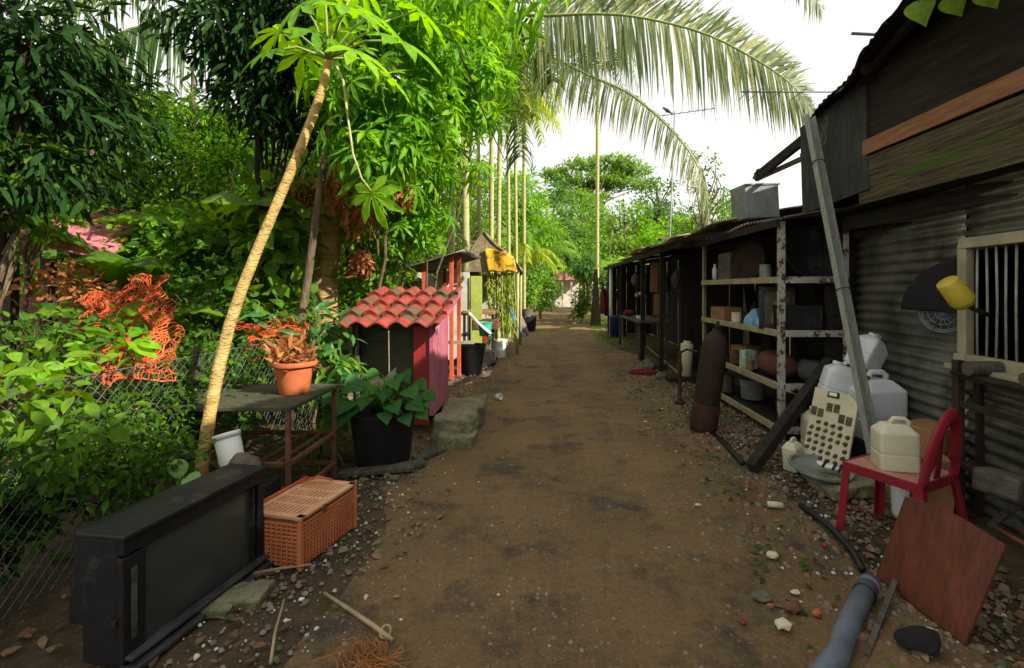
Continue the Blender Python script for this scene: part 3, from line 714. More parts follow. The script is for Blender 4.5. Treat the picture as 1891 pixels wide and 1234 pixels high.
for i, (nm, lb_, ct_, x_, y_, z_, r_, h_, m_) in enumerate((('tin', 'rusty tin beside the green and white carton', 'tin', 2.47, 6.15, .55, .07, .16, M_rust), ('tin', 'short cream tin next to the blue bag', 'tin', 2.44, 6.05, 1.08, .06, .12, M_jug_yellow), ('bottle', 'dark bottle behind the blue plastic bag', 'bottle', 2.60, 5.9, 1.08, .045, .26, M_black), ('jar', 'dusty jar at the front of the top shelf', 'jar', 2.43, 5.25, 1.61, .06, .15, M_zinc_grey), ('paint_can', 'dull paint can in the middle of the top shelf', 'can', 2.46, 6.05, 1.61, .085, .19, M_rust_dark), ('paint_can', 'pale paint can low on the bottom shelf', 'can', 2.46, 6.45, .13, .10, .22, M_wood_grey), ('jar', 'small brown jar on the lower shelf by the red sack', 'jar', 2.42, 5.62, .55, .045, .12, M_card), ('bottle', 'green bottle standing at the far end of the lower shelf', 'bottle', 2.44, 6.6, .55, .04, .25, M_greenp))):
    mb = MB(); mb.lathe([(0, 0), (r_, 0), (r_, h_ * .72), (r_ * (.4 if nm == 'bottle' else .95), h_ * .84), (r_ * (.35 if nm == 'bottle' else .98), h_), (0, h_)], 16, (x_, y_, z_)); single(mb, nm, m_, lb_, ct_, (x_, y_, z_), bevel=.003)
mb = MB(); mb.rock((2.62, 6.45, 1.72), (.3, .3, .24), 61); single(mb, 'cloth_bundle', M_cloth_dark, 'dark cloth bundle at the back of the top shelf', 'cloth', (2.62, 6.45, 1.61), smooth=True)
mb = MB(); mb.box((2.66, 6.3, .66), (.22, .3, .2), rot=(0, 0, R(20))); single(mb, 'carton', M_card, 'tilted brown carton at the back of the lower shelf', 'box', (2.66, 6.3, .55), bevel=.006)
tub('pot', 'dented aluminium pot under the lower shelf', 'pot', (2.62, 6.0, .14), .13, .15, .22, M_zinc_grey)
mb = MB(); mb.rock((2.7, 5.2, .24), (.36, .5, .22), 15); single(mb, 'rag_heap', M_cloth_dark, 'dark heap of rags on the bottom shelf', 'rag', (2.7, 5.2, .13), smooth=True)
# ------------------------------------------------------------ right foreground
cyl = thing('gas_cylinder', 'tall dark rusty gas cylinder leaning against the shelf rack', 'gas cylinder', (1.70, 5.1, 0))
tilt = (R(4), R(6.5), 0)
def loc_part(name, mb, m, t, **k): return obj_from(name, mb.V, mb.F, m, t, **k)
mb = MB(); mb.lathe([(.0, 0), (.125, 0), (.132, .02), (.132, .86), (.12, .95), (.08, 1.03), (.045, 1.06), (.04, 1.09), (0, 1.09)], 26); loc_part('body', mb, M_rust_dark, cyl, smooth=True)
mb = MB(); mb.lathe([(.136, .04), (.140, .05), (.140, .28), (.136, .30)], 26); loc_part('red_band', mb, mat('rusty_red_band', (.07, .028, .017), (.035, .018, .012), rough=.8, scale=9), cyl, smooth=True)
mb = MB(); mb.lathe([(.03, 1.085), (.03, 1.13), (.018, 1.14), (.018, 1.17), (0, 1.17)], 14); mb.tube([(0, 0, 1.12), (.07, 0, 1.12)], .014, 8); loc_part('valve', mb, M_rust_dark, cyl, smooth=True)
cyl.rotation_euler = tilt

mb = MB(); a_ = gp(1388, 872) + Vector((0, 0, .03)); b_ = at(1532, 668, 4.62)
mb.bar(a_, b_, .085, .10); single(mb, 'timber_beam', M_wood_dark, 'thick dark timber leaning from the dirt up to the shelf rack', 'beam', a_, bevel=.008)

pole = thing('metal_channel', 'long pale metal channel leaning up against the house corner', 'pole', tuple(gp(1622, 905)))
mb = MB(); A = gp(1622, 905) + Vector((0, 0, .01)); B = at(1491, 218, 4.60); d = (B - A).normalized(); s_ = d.cross(Vector((.3, -1, 0))).normalized(); q = s_.cross(d).normalized()
if q.y > 0: q = -q
wv, hv, t_ = .048, .05, .008
poly = [A - s_ * wv - q * hv * 0, A + s_ * wv, A + s_ * wv + q * hv, A + s_ * (wv - t_) + q * hv, A + s_ * (wv - t_) + q * t_, A - s_ * (wv - t_) + q * t_, A - s_ * (wv - t_) + q * hv, A - s_ * wv + q * hv]
mb.prism(poly, B - A); mb.build('channel', M_alu, pole)
for px_, py_ in ((1567, 556), (1507, 280)):
    u = (556 if py_ == 556 else 280)
    c = A.lerp(B, (905 - py_) / (905 - 218) * .93 + .0); ring = []
    for k in range(17):
        a = 2 * math.pi * k / 16; ring.append(c + s_ * math.cos(a) * (wv + .012) + q * (.025 + math.sin(a) * .042) + d * .01 * math.sin(a))
    mb = MB(); mb.tube(ring, .005, 5, cap=False)
    mb.build('wire_tie', mat('green_wire', (.02, .12, .07), scale=9, bump=0), pole, smooth=True)

def jug(name, label, loc, size, m, rz=0, tilt=(0, 0), cap_m=None, cap=True):
    """square plastic canister with moulded handle on top"""
    t = thing(name, label, 'jug', loc); w_, dp, h = size; mb = MB()
    def ring(z, sx, sy, n=40, p=9, cx=0):
        P = []
        for k in range(n):
            a = 2 * math.pi * k / n; c_, s__ = math.cos(a), math.sin(a)
            P.append((cx + abs(c_) ** (2 / p) * math.copysign(1, c_) * sx / 2, abs(s__) ** (2 / p) * math.copysign(1, s__) * sy / 2, z))
        return P
    rows = [(0, .93, .93), (.01, .97, .97), (.03, 1, 1), (.30, 1, 1), (.31, .975, .975), (.35, .975, .975), (.36, 1, 1), (.70, 1, 1), (.73, .99, .99), (.75, .95, .95), (.87, .60, .62), (.885, .52, .54)]
    n = 40; V = []; F = []
    for z, sx, sy in rows: V += ring(z * h, w_ * sx, dp * sy)
    for i in range(len(rows) - 1):
        for k in range(n):
            k2 = (k + 1) % n; F.append((i * n + k, i * n + k2, (i + 1) * n + k2, (i + 1) * n + k))
    F.append(tuple(range(n - 1, -1, -1))); F.append(tuple((len(rows) - 1) * n + k for k in range(n)))
    mb.add(V, F); o = loc_part('body', mb, m, t, smooth=True); e = o.modifiers.new('e', 'EDGE_SPLIT'); e.split_angle = R(33)
    mb = MB(); hw = w_ * .34
    mb.tube([(hw * .95, 0, h * .80), (hw, 0, h * .93), (hw * .7, 0, h * .985), (-hw * .1, 0, h * .985), (-hw * .45, 0, h * .86)], [h * .045] * 5, 8); loc_part('handle', mb, m, t, smooth=True)
    if cap:
        mb = MB(); mb.lathe([(.0, 0), (w_ * .14, 0), (w_ * .14, h * .07), (w_ * .125, h * .08), (0, h * .08)], 16, (-hw * .72, 0, h * .86)); loc_part('cap', mb, cap_m or m, t, smooth=True)
    t.rotation_euler = (tilt[0], tilt[1], rz); return t
mb = MB(); mb.box((2.80, 4.10, .13), (.46, .46, .26), rot=(0, 0, R(5))); single(mb, 'storage_crate', M_black_rough, 'black crate under the biggest white jerrycan by the corrugated wall', 'crate', (2.80, 4.10, 0), bevel=.01)
jug('jerrycan', 'big bluish white jerrycan with a red cap beside the corrugated wall', (2.79, 4.08, .262), (.39, .34, .54), M_jug, R(10), cap_m=M_red)
jug('jug', 'white jug tipped over on top of the biggest jerrycan', (2.83, 4.30, .79), (.25, .20, .34), M_jug, R(30), (R(12), R(28)))
jug('jug', 'off white canister standing behind the panel with brown pads', (2.47, 4.20, .0), (.34, .28, .50), M_jug_yellow, R(-10))
jug('jug', 'dull white jug leaning on the canister left of the metal channel', (2.56, 4.22, .50), (.30, .24, .38), M_jug, R(-20), (0, R(16)))
jug('jug', 'small yellowish white jug on the ground left of the panel', tuple(gp(1466, 866)), (.14, .12, .26), M_jug_yellow, R(35), (R(0), R(-7)), cap=False)

# cream panel with rows of pads
pn = thing('pad_panel', 'cream plastic panel with slots and rows of brown pads propped against jugs', 'panel', tuple(gp(1525, 885)))
BL = at(1480, 858, 4.02); BR = at(1562, 893, 3.70); TL = at(1496, 716, 4.16); BL.z = .03; BR.z = .03
ux = (BR - BL); W_ = ux.length; ux.normalize(); uy = (TL - BL); uy = (uy - ux * uy.dot(ux)); H_ = uy.length; uy.normalize(); un = ux.cross(uy).normalized()
if un.y > 0: un = -un
def pp(a, b, z=0): return BL + ux * a * W_ + uy * b * H_ + un * z
mb = MB(); mb.prism([pp(0, 0), pp(1, 0), pp(1.0, .86), pp(.96, .93), pp(.80, 1.0), pp(.62, 1.0), pp(0, 1.02)], un * .018); mb.build('board', M_panel, pn)
for (cx_, cy_) in ((.42, .80), (.58, .80), (.08, .72), (.24, .71), (.72, .69), (.88, .68)):
    mb = MB(); P0 = pp(cx_, cy_, .0195)
    mb.prism([P0 - ux * .022 - uy * .034, P0 + ux * .022 - uy * .034, P0 + ux * .022 + uy * .034, P0 - ux * .022 + uy * .034], un * .006); mb.build('slot', M_blister, pn)
k_ = 0
for r0_ in range(7):
    for c0_ in range(6):
        if (r0_, c0_) in ((0, 0), (3, 4), (6, 0), (6, 1), (5, 0), (0, 5)): continue
        mb = MB(); a_ = .09 + c0_ * .162 + (.02 if r0_ % 2 else 0); b_ = .60 - r0_ * .085 - a_ * .03
        mb.rock(pp(a_, b_, .022), (.058, .03, .042), seed=r0_ * 7 + c0_, n=1); mb.build('pad', M_blister, pn, smooth=True)
mb = MB(); P0 = pp(.46, .955, .02); mb.prism([P0 - ux * .05 - uy * .02, P0 + ux * .05 - uy * .02, P0 + ux * .045 + uy * .028, P0 - ux * .045 + uy * .028], un * .008); mb.build('black_clip', M_black, pn, bevel=.003)
mb = MB(); P0 = pp(.46, .96, .03); mb.prism([P0 - ux * .032 - uy * .01, P0 + ux * .032 - uy * .01, P0 + ux * .03 + uy * .018, P0 - ux * .03 + uy * .018], un * .004); mb.build('white_label', M_white, pn)

# basin + slipper
bs = gp(1512, 893)
tb2 = tub('basin', 'shallow grey green basin lying below the cream panel', 'basin', (bs.x, bs.y, .05), .13, .21, .07, mat('grey_basin', (.24, .27, .23), (.14, .16, .13), scale=5), rot=(R(6), R(4), 0))
mb = MB(); mb.rock((0, 0, 0), (.20, .085, .045), 3, n=3, rough=.05); sl = single(mb, 'slipper', M_white, 'white slipper with black straps lying on the basin', 'shoe', (0, 0, 0), smooth=True)
mb = MB(); 
for dx in (-.045, .02, .06): mb.tube([(dx, -.045, -.005), (dx + .01, -.02, .028), (dx + .01, .02, .028), (dx, .045, -.005)], .010, 6)
o = obj_from('strap', mb.V, mb.F, M_black, sl, smooth=True); sl.location = (bs.x + .07, bs.y - .03, .142); sl.rotation_euler = (R(5), R(8), R(-38))
cb = MB(); cb.slab((2.30, 3.62, .03), (.48, .34, .10), 5, .035, 8); single(cb, 'stone_slab', M_concrete, 'mossy slab under the grey basin by the red chair', 'stone', (2.30, 3.62, 0), bevel=.02)

# red chair: origin front-left foot corner; f = backwards direction, s = sideways
ch = thing('plastic_chair', 'old red plastic chair with an arched open back holding a jerrycan', 'chair', (1.87, 3.0, 0))
fo = Vector((1.87, 3.00, 0)); fb = Vector((.46, -.888, 0)); fs = Vector((.888, .46, 0))
def cp(a, b, z): return fo + fb * a + fs * b + Vector((0, 0, z))      # a: 0 front .. .40 back, b: 0..0.40
def seatf(u, v):
    a = .42 * u; b = .40 * v; e = min(u, 1 - u, v, 1 - v); return cp(a, b, .435 - .018 * math.sin(math.pi * u) * math.sin(math.pi * v) - (.012 if e == 0 else 0))
mb = MB(); mb.grid(seatf, 14, 14); mb.build('seat', M_seatdust, ch, smooth=True, solid=.006)
mb = MB()
for (a0, b0, a1, b1) in ((0, 0, .42, 0), (.42, 0, .42, .40), (.42, .40, 0, .40), (0, .40, 0, 0)): mb.bar(cp(a0, b0, .405), cp(a1, b1, .405), .012, .055)
mb.build('seat_rim', M_redplastic, ch, bevel=.004)
for (a0, b0, da, db) in ((0, 0, -.03, -.02), (.0, .40, -.03, .03), (.42, 0, .07, -.03), (.42, .40, .07, .03)):
    mb = MB(); A = cp(a0, b0, .43); B = cp(a0 + da, b0 + db, .0); sa = .045 if a0 == 0 else -.045; sb = .045 if b0 == 0 else -.045
    t_ = .008
    mb.prism([A, A + fb * sa, A + fb * sa + fs * math.copysign(t_, sb), A + fb * math.copysign(t_, sa) + fs * math.copysign(t_, sb), A + fb * math.copysign(t_, sa) + fs * sb, A + fs * sb], B - A); mb.build('leg', M_redplastic, ch)
mb = MB(); arch = []
for k in range(21):
    u = k / 20; a = math.pi * u; b = .20 - .205 * math.cos(a) * (1 - .15 * math.sin(a)); z = .40 + .44 * math.sin(a) ** .62; arch.append((b, z))
def archf(u, v):
    i = min(int(u * 20), 19); t = u * 20 - i; b = arch[i][0] * (1 - t) + arch[i + 1][0] * t; z = arch[i][1] * (1 - t) + arch[i + 1][1] * t
    cx, cz = .20, .52; k = 1 - .56 * v * (1 if z > .5 else .6); bb_ = cx + (b - cx) * k; zz = cz + (z - cz) * (1 - .30 * v)
    if z < .46: zz = z
    return cp(.40 + .16 * (zz - .4) + .03 * math.sin(math.pi * v), bb_, zz)
mb.grid(archf, 61, 7); mb.build('backrest', M_redplastic, ch, smooth=True, solid=.008)
mb = MB(); mb.grid(lambda u, v: cp(.405 + .16 * v * .14, .17 + .06 * u, .43 + .30 * v), 4, 12); mb.build('back_slat', M_redplastic, ch, smooth=True, solid=.007)
jp = cp(.20, .18, .425); jug('jerrycan', 'white jerrycan half full standing on the red chair seat', tuple(jp), (.21, .17, .30), M_jug_yellow, R(-15), cap=False)

# rusty red board
rb_ = MB(); D_ = gp(1622, 1064); C_ = gp(1786, 1192); A_ = at(1676, 918, 2.44); B_ = at(1862, 1008, 1.99)
up1 = A_ - D_; up2 = B_ - C_; pl = [D_, C_, C_ + up2, C_.lerp(D_, .25) + up2.lerp(up1, .25) + Vector((0, 0, .018)), C_.lerp(D_, .5) + up2.lerp(up1, .5) + Vector((0, 0, .030)), C_.lerp(D_, .8) + up2.lerp(up1, .8) + Vector((0, 0, .018)), D_ + up1]
nn_ = (C_ - D_).cross(up1).normalized(); nn_ = nn_ if nn_.x < 0 else -nn_
rb_.prism(pl, nn_ * .016); single(rb_, 'red_board', M_redboard, 'rusty red square board leaning in front of the chair', 'board', tuple(D_.lerp(C_, .5)), bevel=.003)

mb = MB(); pts = [gp(1475, 1330) + Vector((0, 0, .045)), gp(1545, 1234) + Vector((0, 0, .045)), gp(1572, 1160) + Vector((0, 0, .045)), gp(1606, 1098) + Vector((0, 0, .05))]
mb.tube(pts, .043, 20); pi_ = thing('plastic_pipe', 'thick blue grey pipe lying on the rubble at the bottom right', 'pipe', tuple(pts[1])); mb.build('tube', M_bluegrey, pi_, smooth=True)
mb = MB(); dd = (pts[3] - pts[2]).normalized(); mb.tube([pts[3] - dd * .03, pts[3] + dd * .004], .048, 20); mb.tube([pts[3], pts[3] + dd * .006], .036, 20); mb.build('collar', M_bluegrey, pi_, smooth=True)
mb = MB(); ring = []
for k in range(13):
    a = 2 * math.pi * k / 12; ring.append(pts[3] - dd * .10 + Vector((math.cos(a) * .046 * dd.y, -math.cos(a) * .046 * dd.x, math.sin(a) * .046)))
mb.tube(ring, .004, 5, cap=False); mb.build('wire_loop', M_black, pi_)
mb = MB(); mb.bar(gp(1600, 1216) + Vector((0, 0, .012)), gp(1657, 1083) + Vector((0, 0, .05)), .022, .015); single(mb, 'thin_stake', M_wood_grey, 'thin grey stake lying between the pipe and the red board', 'stick', tuple(gp(1600, 1216)))
mb = MB(); mb.tube([gp(1478, 938) + Vector((0, 0, .02)), gp(1510, 962) + Vector((0, 0, .025)), gp(1545, 992) + Vector((0, 0, .025)), gp(1575, 1025) + Vector((0, 0, .022)), gp(1592, 1058) + Vector((0, 0, .018))], .019, 12)
single(mb, 'black_hose', M_black, 'short curved black hose lying near the red chair leg', 'hose', tuple(gp(1545, 992)), smooth=True)
mb = MB(); mb.tube([gp(1300, 788) + Vector((0, 0, .02)), gp(1340, 825) + Vector((0, 0, .02)), gp(1372, 860) + Vector((0, 0, .02))], .024, 10)
single(mb, 'black_pipe', M_black, 'black pipe on the ground between the gas cylinder and the timber', 'pipe', tuple(gp(1340, 825)), smooth=True)
# metal stand at far right
stn = thing('metal_stand', 'dark rusty open metal stand below the barred window', 'stand', (2.75, 2.4, 0))
for (x, y) in ((2.74, 3.18), (2.62, 1.9)):
    mb = MB(); mb.bar((x, y, 0), (x, y, 1.03), .05, .05); mb.build('post', M_rust_dark, stn, bevel=.004)
for (x, y) in ((2.90, 3.2), (2.80, 1.9)):
    mb = MB(); mb.bar((x, y, 0), (x, y, 1.0), .035, .035); mb.build('post', M_rust_dark, stn, bevel=.004)
for z in (.93, .75, .35):
    mb = MB(); mb.bar((2.74, 3.16, z), (2.60, 1.7, z), .03, .04); mb.build('rail', M_rust_dark, stn, bevel=.003)
mb = MB(); mb.bar((2.74, 2.95, .05), (2.68, 2.35, .74), .02, .035); mb.bar((2.74, 3.05, .36), (2.70, 2.55, .02), .02, .03); mb.build('brace', M_wood_grey, stn)
mb = MB(); mb.box((2.76, 2.45, .945), (.25, 1.5, .02), rot=(0, 0, R(-5.5))); mb.build('shelf', M_wood_dark, stn, bevel=.003)
for i, (y, r_) in enumerate(((3.02, .045), (2.66, .04), (2.5, .045))):
    mb = MB(); mb.lathe([(0, 0), (r_, 0), (r_, .20), (r_ * .7, .22), (0, .22)], 16, (2.66, y, .957 + r_), (0, R(90), 0))
    single(mb, 'paint_tin', M_wood_grey, ('dusty round tin lying at the left end of the stand under the window', 'second dusty tin lying on the stand under the window', 'dusty tin at the right on the stand below the window bars')[i], 'tin', (2.66, y, .957), smooth=False)
mb = MB(); mb.box((2.74, 3.42, .27), (.30, .26, .54), rot=(0, 0, R(14))); single(mb, 'cardboard_box', M_card, 'tall brown cardboard box behind the red chair back', 'box', (2.74, 3.42, 0), bevel=.006)
mb = MB(); mb.box((2.56, 3.26, .20), (.24, .30, .40), rot=(0, R(4), R(-12))); single(mb, 'cardboard_box', M_card, 'shorter brown cardboard box leaning by the stand post', 'box', (2.56, 3.26, 0), bevel=.006)
mb = MB(); mb.lathe([(0, 0), (.045, 0), (.05, .03), (.05, .2), (.02, .26), (.02, .29), (0, .29)], 16, (2.36, 3.18, .0)); single(mb, 'grey_bottle', M_jug, 'grey bottle standing behind the chair back opening', 'bottle', (2.36, 3.18, 0), smooth=True)
mb = MB(); mb.box((2.60, 2.72, .40), (.18, .22, .13), rot=(0, R(8), R(20))); 
single(mb, 'tied_bundle', M_wood_grey, 'pale bundle tied with black string resting on the stand rail', 'bundle', (2.60, 2.72, .37), bevel=.02)
mb = MB(); mb.tube([gp(1838, 1035) + Vector((0, 0, .18)), gp(1925, 1090) + Vector((0, 0, .18))], .012, 8); 
single(mb, 'red_rod', M_rust, 'thin reddish rod behind the right corner of the red board', 'rod', tuple(gp(1838, 1035)), smooth=True)

# hanging things on the corrugated wall
fan = thing('fan_grille', 'blue grey round fan grille hanging on the corrugated wall', 'fan', tuple(at(1742, 578, 3.5)))
c = at(1742, 578, 3.5); ux = Vector((.62, -.78, 0)).normalized(); uz = Vector((0, 0, 1)); un = Vector((-.78, -.62, 0))
mb = MB()
for r_ in (.14, .125, .085, .045):
    mb.tube([c + (ux * math.cos(a) + uz * math.sin(a)) * r_ + un * (.02 if r_ < .1 else 0) for a in [2 * math.pi * k / 28 for k in range(29)]], .005 if r_ < .12 else .008, 6, cap=False)
mb.build('rings', M_bluegrey, fan, smooth=True)
mb = MB()
for k in range(16):
    a = 2 * math.pi * k / 16; mb.tube([c + (ux * math.cos(a) + uz * math.sin(a)) * .03 + un * .022, c + (ux * math.cos(a + .3) + uz * math.sin(a + .3)) * .14], .004, 5)
mb.build('spokes', M_bluegrey, fan)
mb = MB(); mb.lathe([(0, 0), (.035, 0), (.035, .02), (0, .03)], 16, c + un * .01, (0, R(-90), R(38))); mb.build('hub', M_bluegrey, fan, smooth=True)
# black dish
def dishf(u, v):
    a = R(92 + 86 * v); rad = .40 * u; cc = at(1792, 578, 3.42)
    return cc + ux * math.cos(a) * rad * 1.0 + uz * math.sin(a) * rad * .98 + un * (.03 + .09 * math.cos(u * math.pi / 2))
mb = MB(); mb.grid(dishf, 16, 20); single(mb, 'black_hood', M_black_rough, 'black quarter round hood hanging left of the barred window', 'hood', tuple(at(1792, 578, 3.42)), smooth=True, solid=.01)
yt = thing('yellow_tub', 'faded yellow plastic tub on a black handle tied to the window post', 'tub', tuple(at(1765, 542, 3.1)))
a_ = at(1748, 520, 3.08); b_ = at(1783, 562, 3.08); mb = MB(); mb.tube([a_, a_.lerp(b_, .02), a_.lerp(b_, .8), b_], [.058, .062, .072, .060], 18); mb.build('body', M_yelpl, yt, smooth=True)
mb = MB(); mb.tube([b_, at(1800, 572, 3.06), at(1826, 582, 3.04)], [.02, .014, .014], 8); mb.build('handle', M_black, yt, smooth=True)

# ------------------------------------------------------------ things in the open shed
tbl = thing('work_bench', 'small grey work bench crowded with cups inside the shed', 'table', (2.3, 11.2, 0))
mb = MB(); mb.box((2.35, 11.2, .80), (.7, 2.3, .05)); mb.build('tabletop', M_wood_grey, tbl, bevel=.006)
for (x, y) in ((2.05, 10.15), (2.62, 10.15), (2.05, 12.25), (2.62, 12.25)):
    mb = MB(); mb.bar((x, y, 0), (x, y, .78), .05, .05); mb.build('leg', M_wood_grey, tbl, bevel=.004)
mb = MB(); mb.rock((2.15, 11.9, .90), (.28, .4, .16), 4); single(mb, 'red_cloth', M_cloth_red, 'crumpled red cloth at the far end of the shed bench', 'cloth', (2.15, 11.9, .83), smooth=True)
for i, y in enumerate((10.3, 10.45, 10.62)):
    mb = MB(); mb.lathe([(.0, 0), (.03, 0), (.038, .08), (.034, .08), (.026, .01), (0, .01)], 12, (2.12 + .05 * (i % 2), y, .826)); single(mb, 'cup', M_white, 'small white cup in the row on the near end of the shed bench', 'cup', (2.12, y, .826), 'cups on the shed bench', smooth=True)
mb = MB(); mb.lathe([(0, 0), (.24, 0), (.26, .6), (.27, .62), (.27, .66), (0, .66)], 20, (2.35, 14.9, 0)); single(mb, 'blue_drum', M_bluedeep, 'deep blue drum beside the white corner post of the shed', 'drum', (2.35, 14.9, 0), smooth=True)
for nm, lb, ct, px, py, Y_, sx, sz, m in (('red_shirt', 'dark red shirt hanging at the far end of the shed', 'shirt', 1117, 558, 15.9, .32, .85, M_cloth_red), ('orange_board', 'long orange brown board hung on a shed post', 'board', 1208, 512, 10.0, .16, .62, M_orange_wood), ('orange_board', 'lower orange board leaning in the middle of the shed', 'board', 1214, 562, 9.7, .15, .42, M_orange_wood)):
    mb = MB(); c = at(px, py, Y_)
    if nm == 'red_shirt': mb.grid(lambda u, v: c + Vector(((u - .5) * sx * (1 - .35 * abs(v - .35)), .05 * math.sin(u * 9 + 2 * v), (v - .5) * sz + .04 * math.sin(u * 7))), 16, 10)
    else: mb.box(c, (sx, .03, sz), rot=(R(3), R(2), R(-12)))
    single(mb, nm, m, lb, ct, tuple(c), bevel=.006)
for lb, px, py, Y_, r_, m in (('white enamel plate hanging on the shed wall above the bench', 1184, 540, 11.5, .07, M_white), ('small pale ladle hanging under the shed eave', 1172, 520, 11.8, .05, M_wood_grey), ('dull tin lid hanging next to the white plate', 1176, 545, 11.9, .06, M_zinc_grey)):
    mb = MB(); c = at(px, py, Y_); mb.lathe([(0, 0), (r_ * .6, .0), (r_, -.02), (r_, -.028), (r_ * .6, -.01), (0, -.01)], 18, c, (R(80), 0, R(-30))); mb.tube([c + Vector((0, 0, r_ * .9)), c + Vector((0, .0, .45))], .004, 4); single(mb, 'hanging_plate', m, lb, 'plate', tuple(c), smooth=True)
rr = random.Random(12)
for i, lb in enumerate(('brown net bag hanging under the shed roof', 'faded cloth bundle hanging under the shed roof', 'dark coil of rope hanging under the shed roof', 'grey sack hanging deepest under the shed roof')):
    mb = MB(); x = 2.25 + rr.uniform(0, .5); y = 8.9 + i * 1.15; z = 1.62 + rr.uniform(-.1, .15); mb.rock((x, y, z), (.2, .2, .42), i + 30, n=2); mb.tube([(x, y, z + .15), (x, y, 2.15)], .006, 4)
    single(mb, 'hanging_bundle', (M_wood_grey, M_cloth_dark, M_black_rough, M_bark)[i], lb, 'bundle', (x, y, z), smooth=True)
c = gp(1246, 645); mb = MB(); mb.lathe([(0, 0), (.10, 0), (.10, .50), (.095, .52), (.06, .52), (.06, .56), (0, .56)], 20, (2.30, 7.75, .10), (R(-4), R(5), 0)); single(mb, 'cream_canister', M_jug_yellow, 'cream coloured tall canister standing inside the shed', 'canister', (2.30, 7.75, .10), smooth=True)
mb = MB(); mb.box((2.3, 7.8, .05), (.6, .4, .09)); single(mb, 'low_plank', M_wood_dark, 'low dark plank under the cream canister', 'plank', (2.3, 7.8, 0), bevel=.008)
mb = MB(); mb.tube([gp(1262, 700) + Vector((0, 0, .03)), gp(1192, 640) + Vector((0, 0, .03))], .020, 8); single(mb, 'bamboo_pole', M_stick, 'thin pale pole lying diagonally in front of the open shed', 'pole', tuple(gp(1230, 668)), smooth=True)
ex = thing('red_pump', 'narrow red hand pump standing left of the gas cylinder', 'pump', (1.82, 6.3, 0))
mb = MB(); mb.lathe([(0, 0), (.07, 0), (.07, .03), (.025, .05), (.025, .42), (.035, .44), (.035, .50), (.025, .52), (.025, .66), (.03, .68), (0, .70)], 16, (1.80, 6.3, 0)); mb.build('body', MATS['rusty_red_band'], ex, smooth=True)
mb = MB(); mb.tube([(1.80, 6.3, .66), (1.86, 6.2, .72), (1.98, 6.1, .70)], .014, 8); mb.build('handle', MATS['rusty_red_band'], ex, smooth=True)
mb = MB(); mb.rock((1.75, 8.4, .05), (.55, .35, .12), 9); single(mb, 'red_rag', M_cloth_red, 'flat dark red rag heap on the dirt before the shed', 'rag', (1.75, 8.4, 0), smooth=True)
for i, (x, y, s) in enumerate(((1.95, 7.9, .22), (2.1, 9.4, .3), (1.98, 8.9, .24))):
    mb = MB(); mb.rock((x, y, .07), (s, s * 1.2, .18), 40 + i); single(mb, 'rubble_stone', M_stone, ('rubble stone nearest the pole lying by the shed', 'largest rubble stone before the shed bench', 'rubble stone between the red rag and the bench')[i], 'stone', (x, y, 0), smooth=False)
tub('dish_basin', 'pale shallow basin on the ground under the shed bench', 'basin', (2.15, 9.0, .01), .14, .2, .09, M_wood_grey)

# ------------------------------------------------------------ left foreground: television
tv = thing('old_television', 'large old black television set with a grey screen facing the path', 'television', (-1.626, 1.874, 0))
ang = math.atan2(-.16, .987)            # local +Y runs along the screen, +X out to the path
tv.rotation_euler = (0, 0, ang)
def tvb(name, boxes, m, bevel=.006, **k):
    mb = MB()
    for c, s in boxes: mb.box(c, s)
    return obj_from(name, mb.V, mb.F, m, tv, bevel=bevel, **k)
Lg = .75; Ht = .535
tvb('cabinet', [((-.105, Lg / 2, Ht / 2 + .005), (.17, Lg, Ht - .03))], M_black, .012)
tvb('top_cover', [((-.095, Lg / 2, Ht - .004), (.23, Lg + .02, .022))], M_black, .006)
tvb('screen_frame', [((-.008, Lg / 2, Ht - .045), (.03, Lg - .004, .06)), ((-.008, .045, .25), (.029, .09, .40)), ((-.008, Lg - .022, .25), (.029, .044, .40)), ((-.006, Lg - .075, .25), (.034, .012, .40)), ((-.010, Lg / 2, .045), (.03, Lg - .004, .05))], M_black, .004)
mb = MB(); mb.grid(lambda u, v: Vector((-.016 + .014 * math.sin(math.pi * u) * math.sin(math.pi * v), .088 + u * (Lg - .16), .065 + v * .41)), 14, 10); o = obj_from('screen', mb.V, mb.F, M_glass_screen, tv, smooth=True)
tvb('lower_ledge', [((.018, Lg / 2, .060), (.05, Lg - .01, .014)), ((.026, Lg / 2, .02), (.07, Lg + .005, .02))], mat('worn_black', (.06, .062, .066), (.03, .03, .032), rough=.5, scale=9, bump=.1), .003)
mb = MB(); mb.box((-.30, Lg / 2, .27), (.24, Lg * .7, .40), taper=.9); obj_from('tube_housing', mb.V, mb.F, M_black, tv, bevel=.02)
for c_ in ((.0, -.004, .44), (-.03, -.004, .20)):
    mb = MB(); mb.box(c_, (.018, .012, .022)); obj_from('latch', mb.V, mb.F, M_rust_dark, tv, bevel=.002)
mb = MB(); mb.box((.0095, .04, .26), (.004, .022, .28)); obj_from('peeled_trim', mb.V, mb.F, mat('grey_green_strip', (.10, .13, .11), (.03, .035, .03), scale=12, bump=.1), tv)

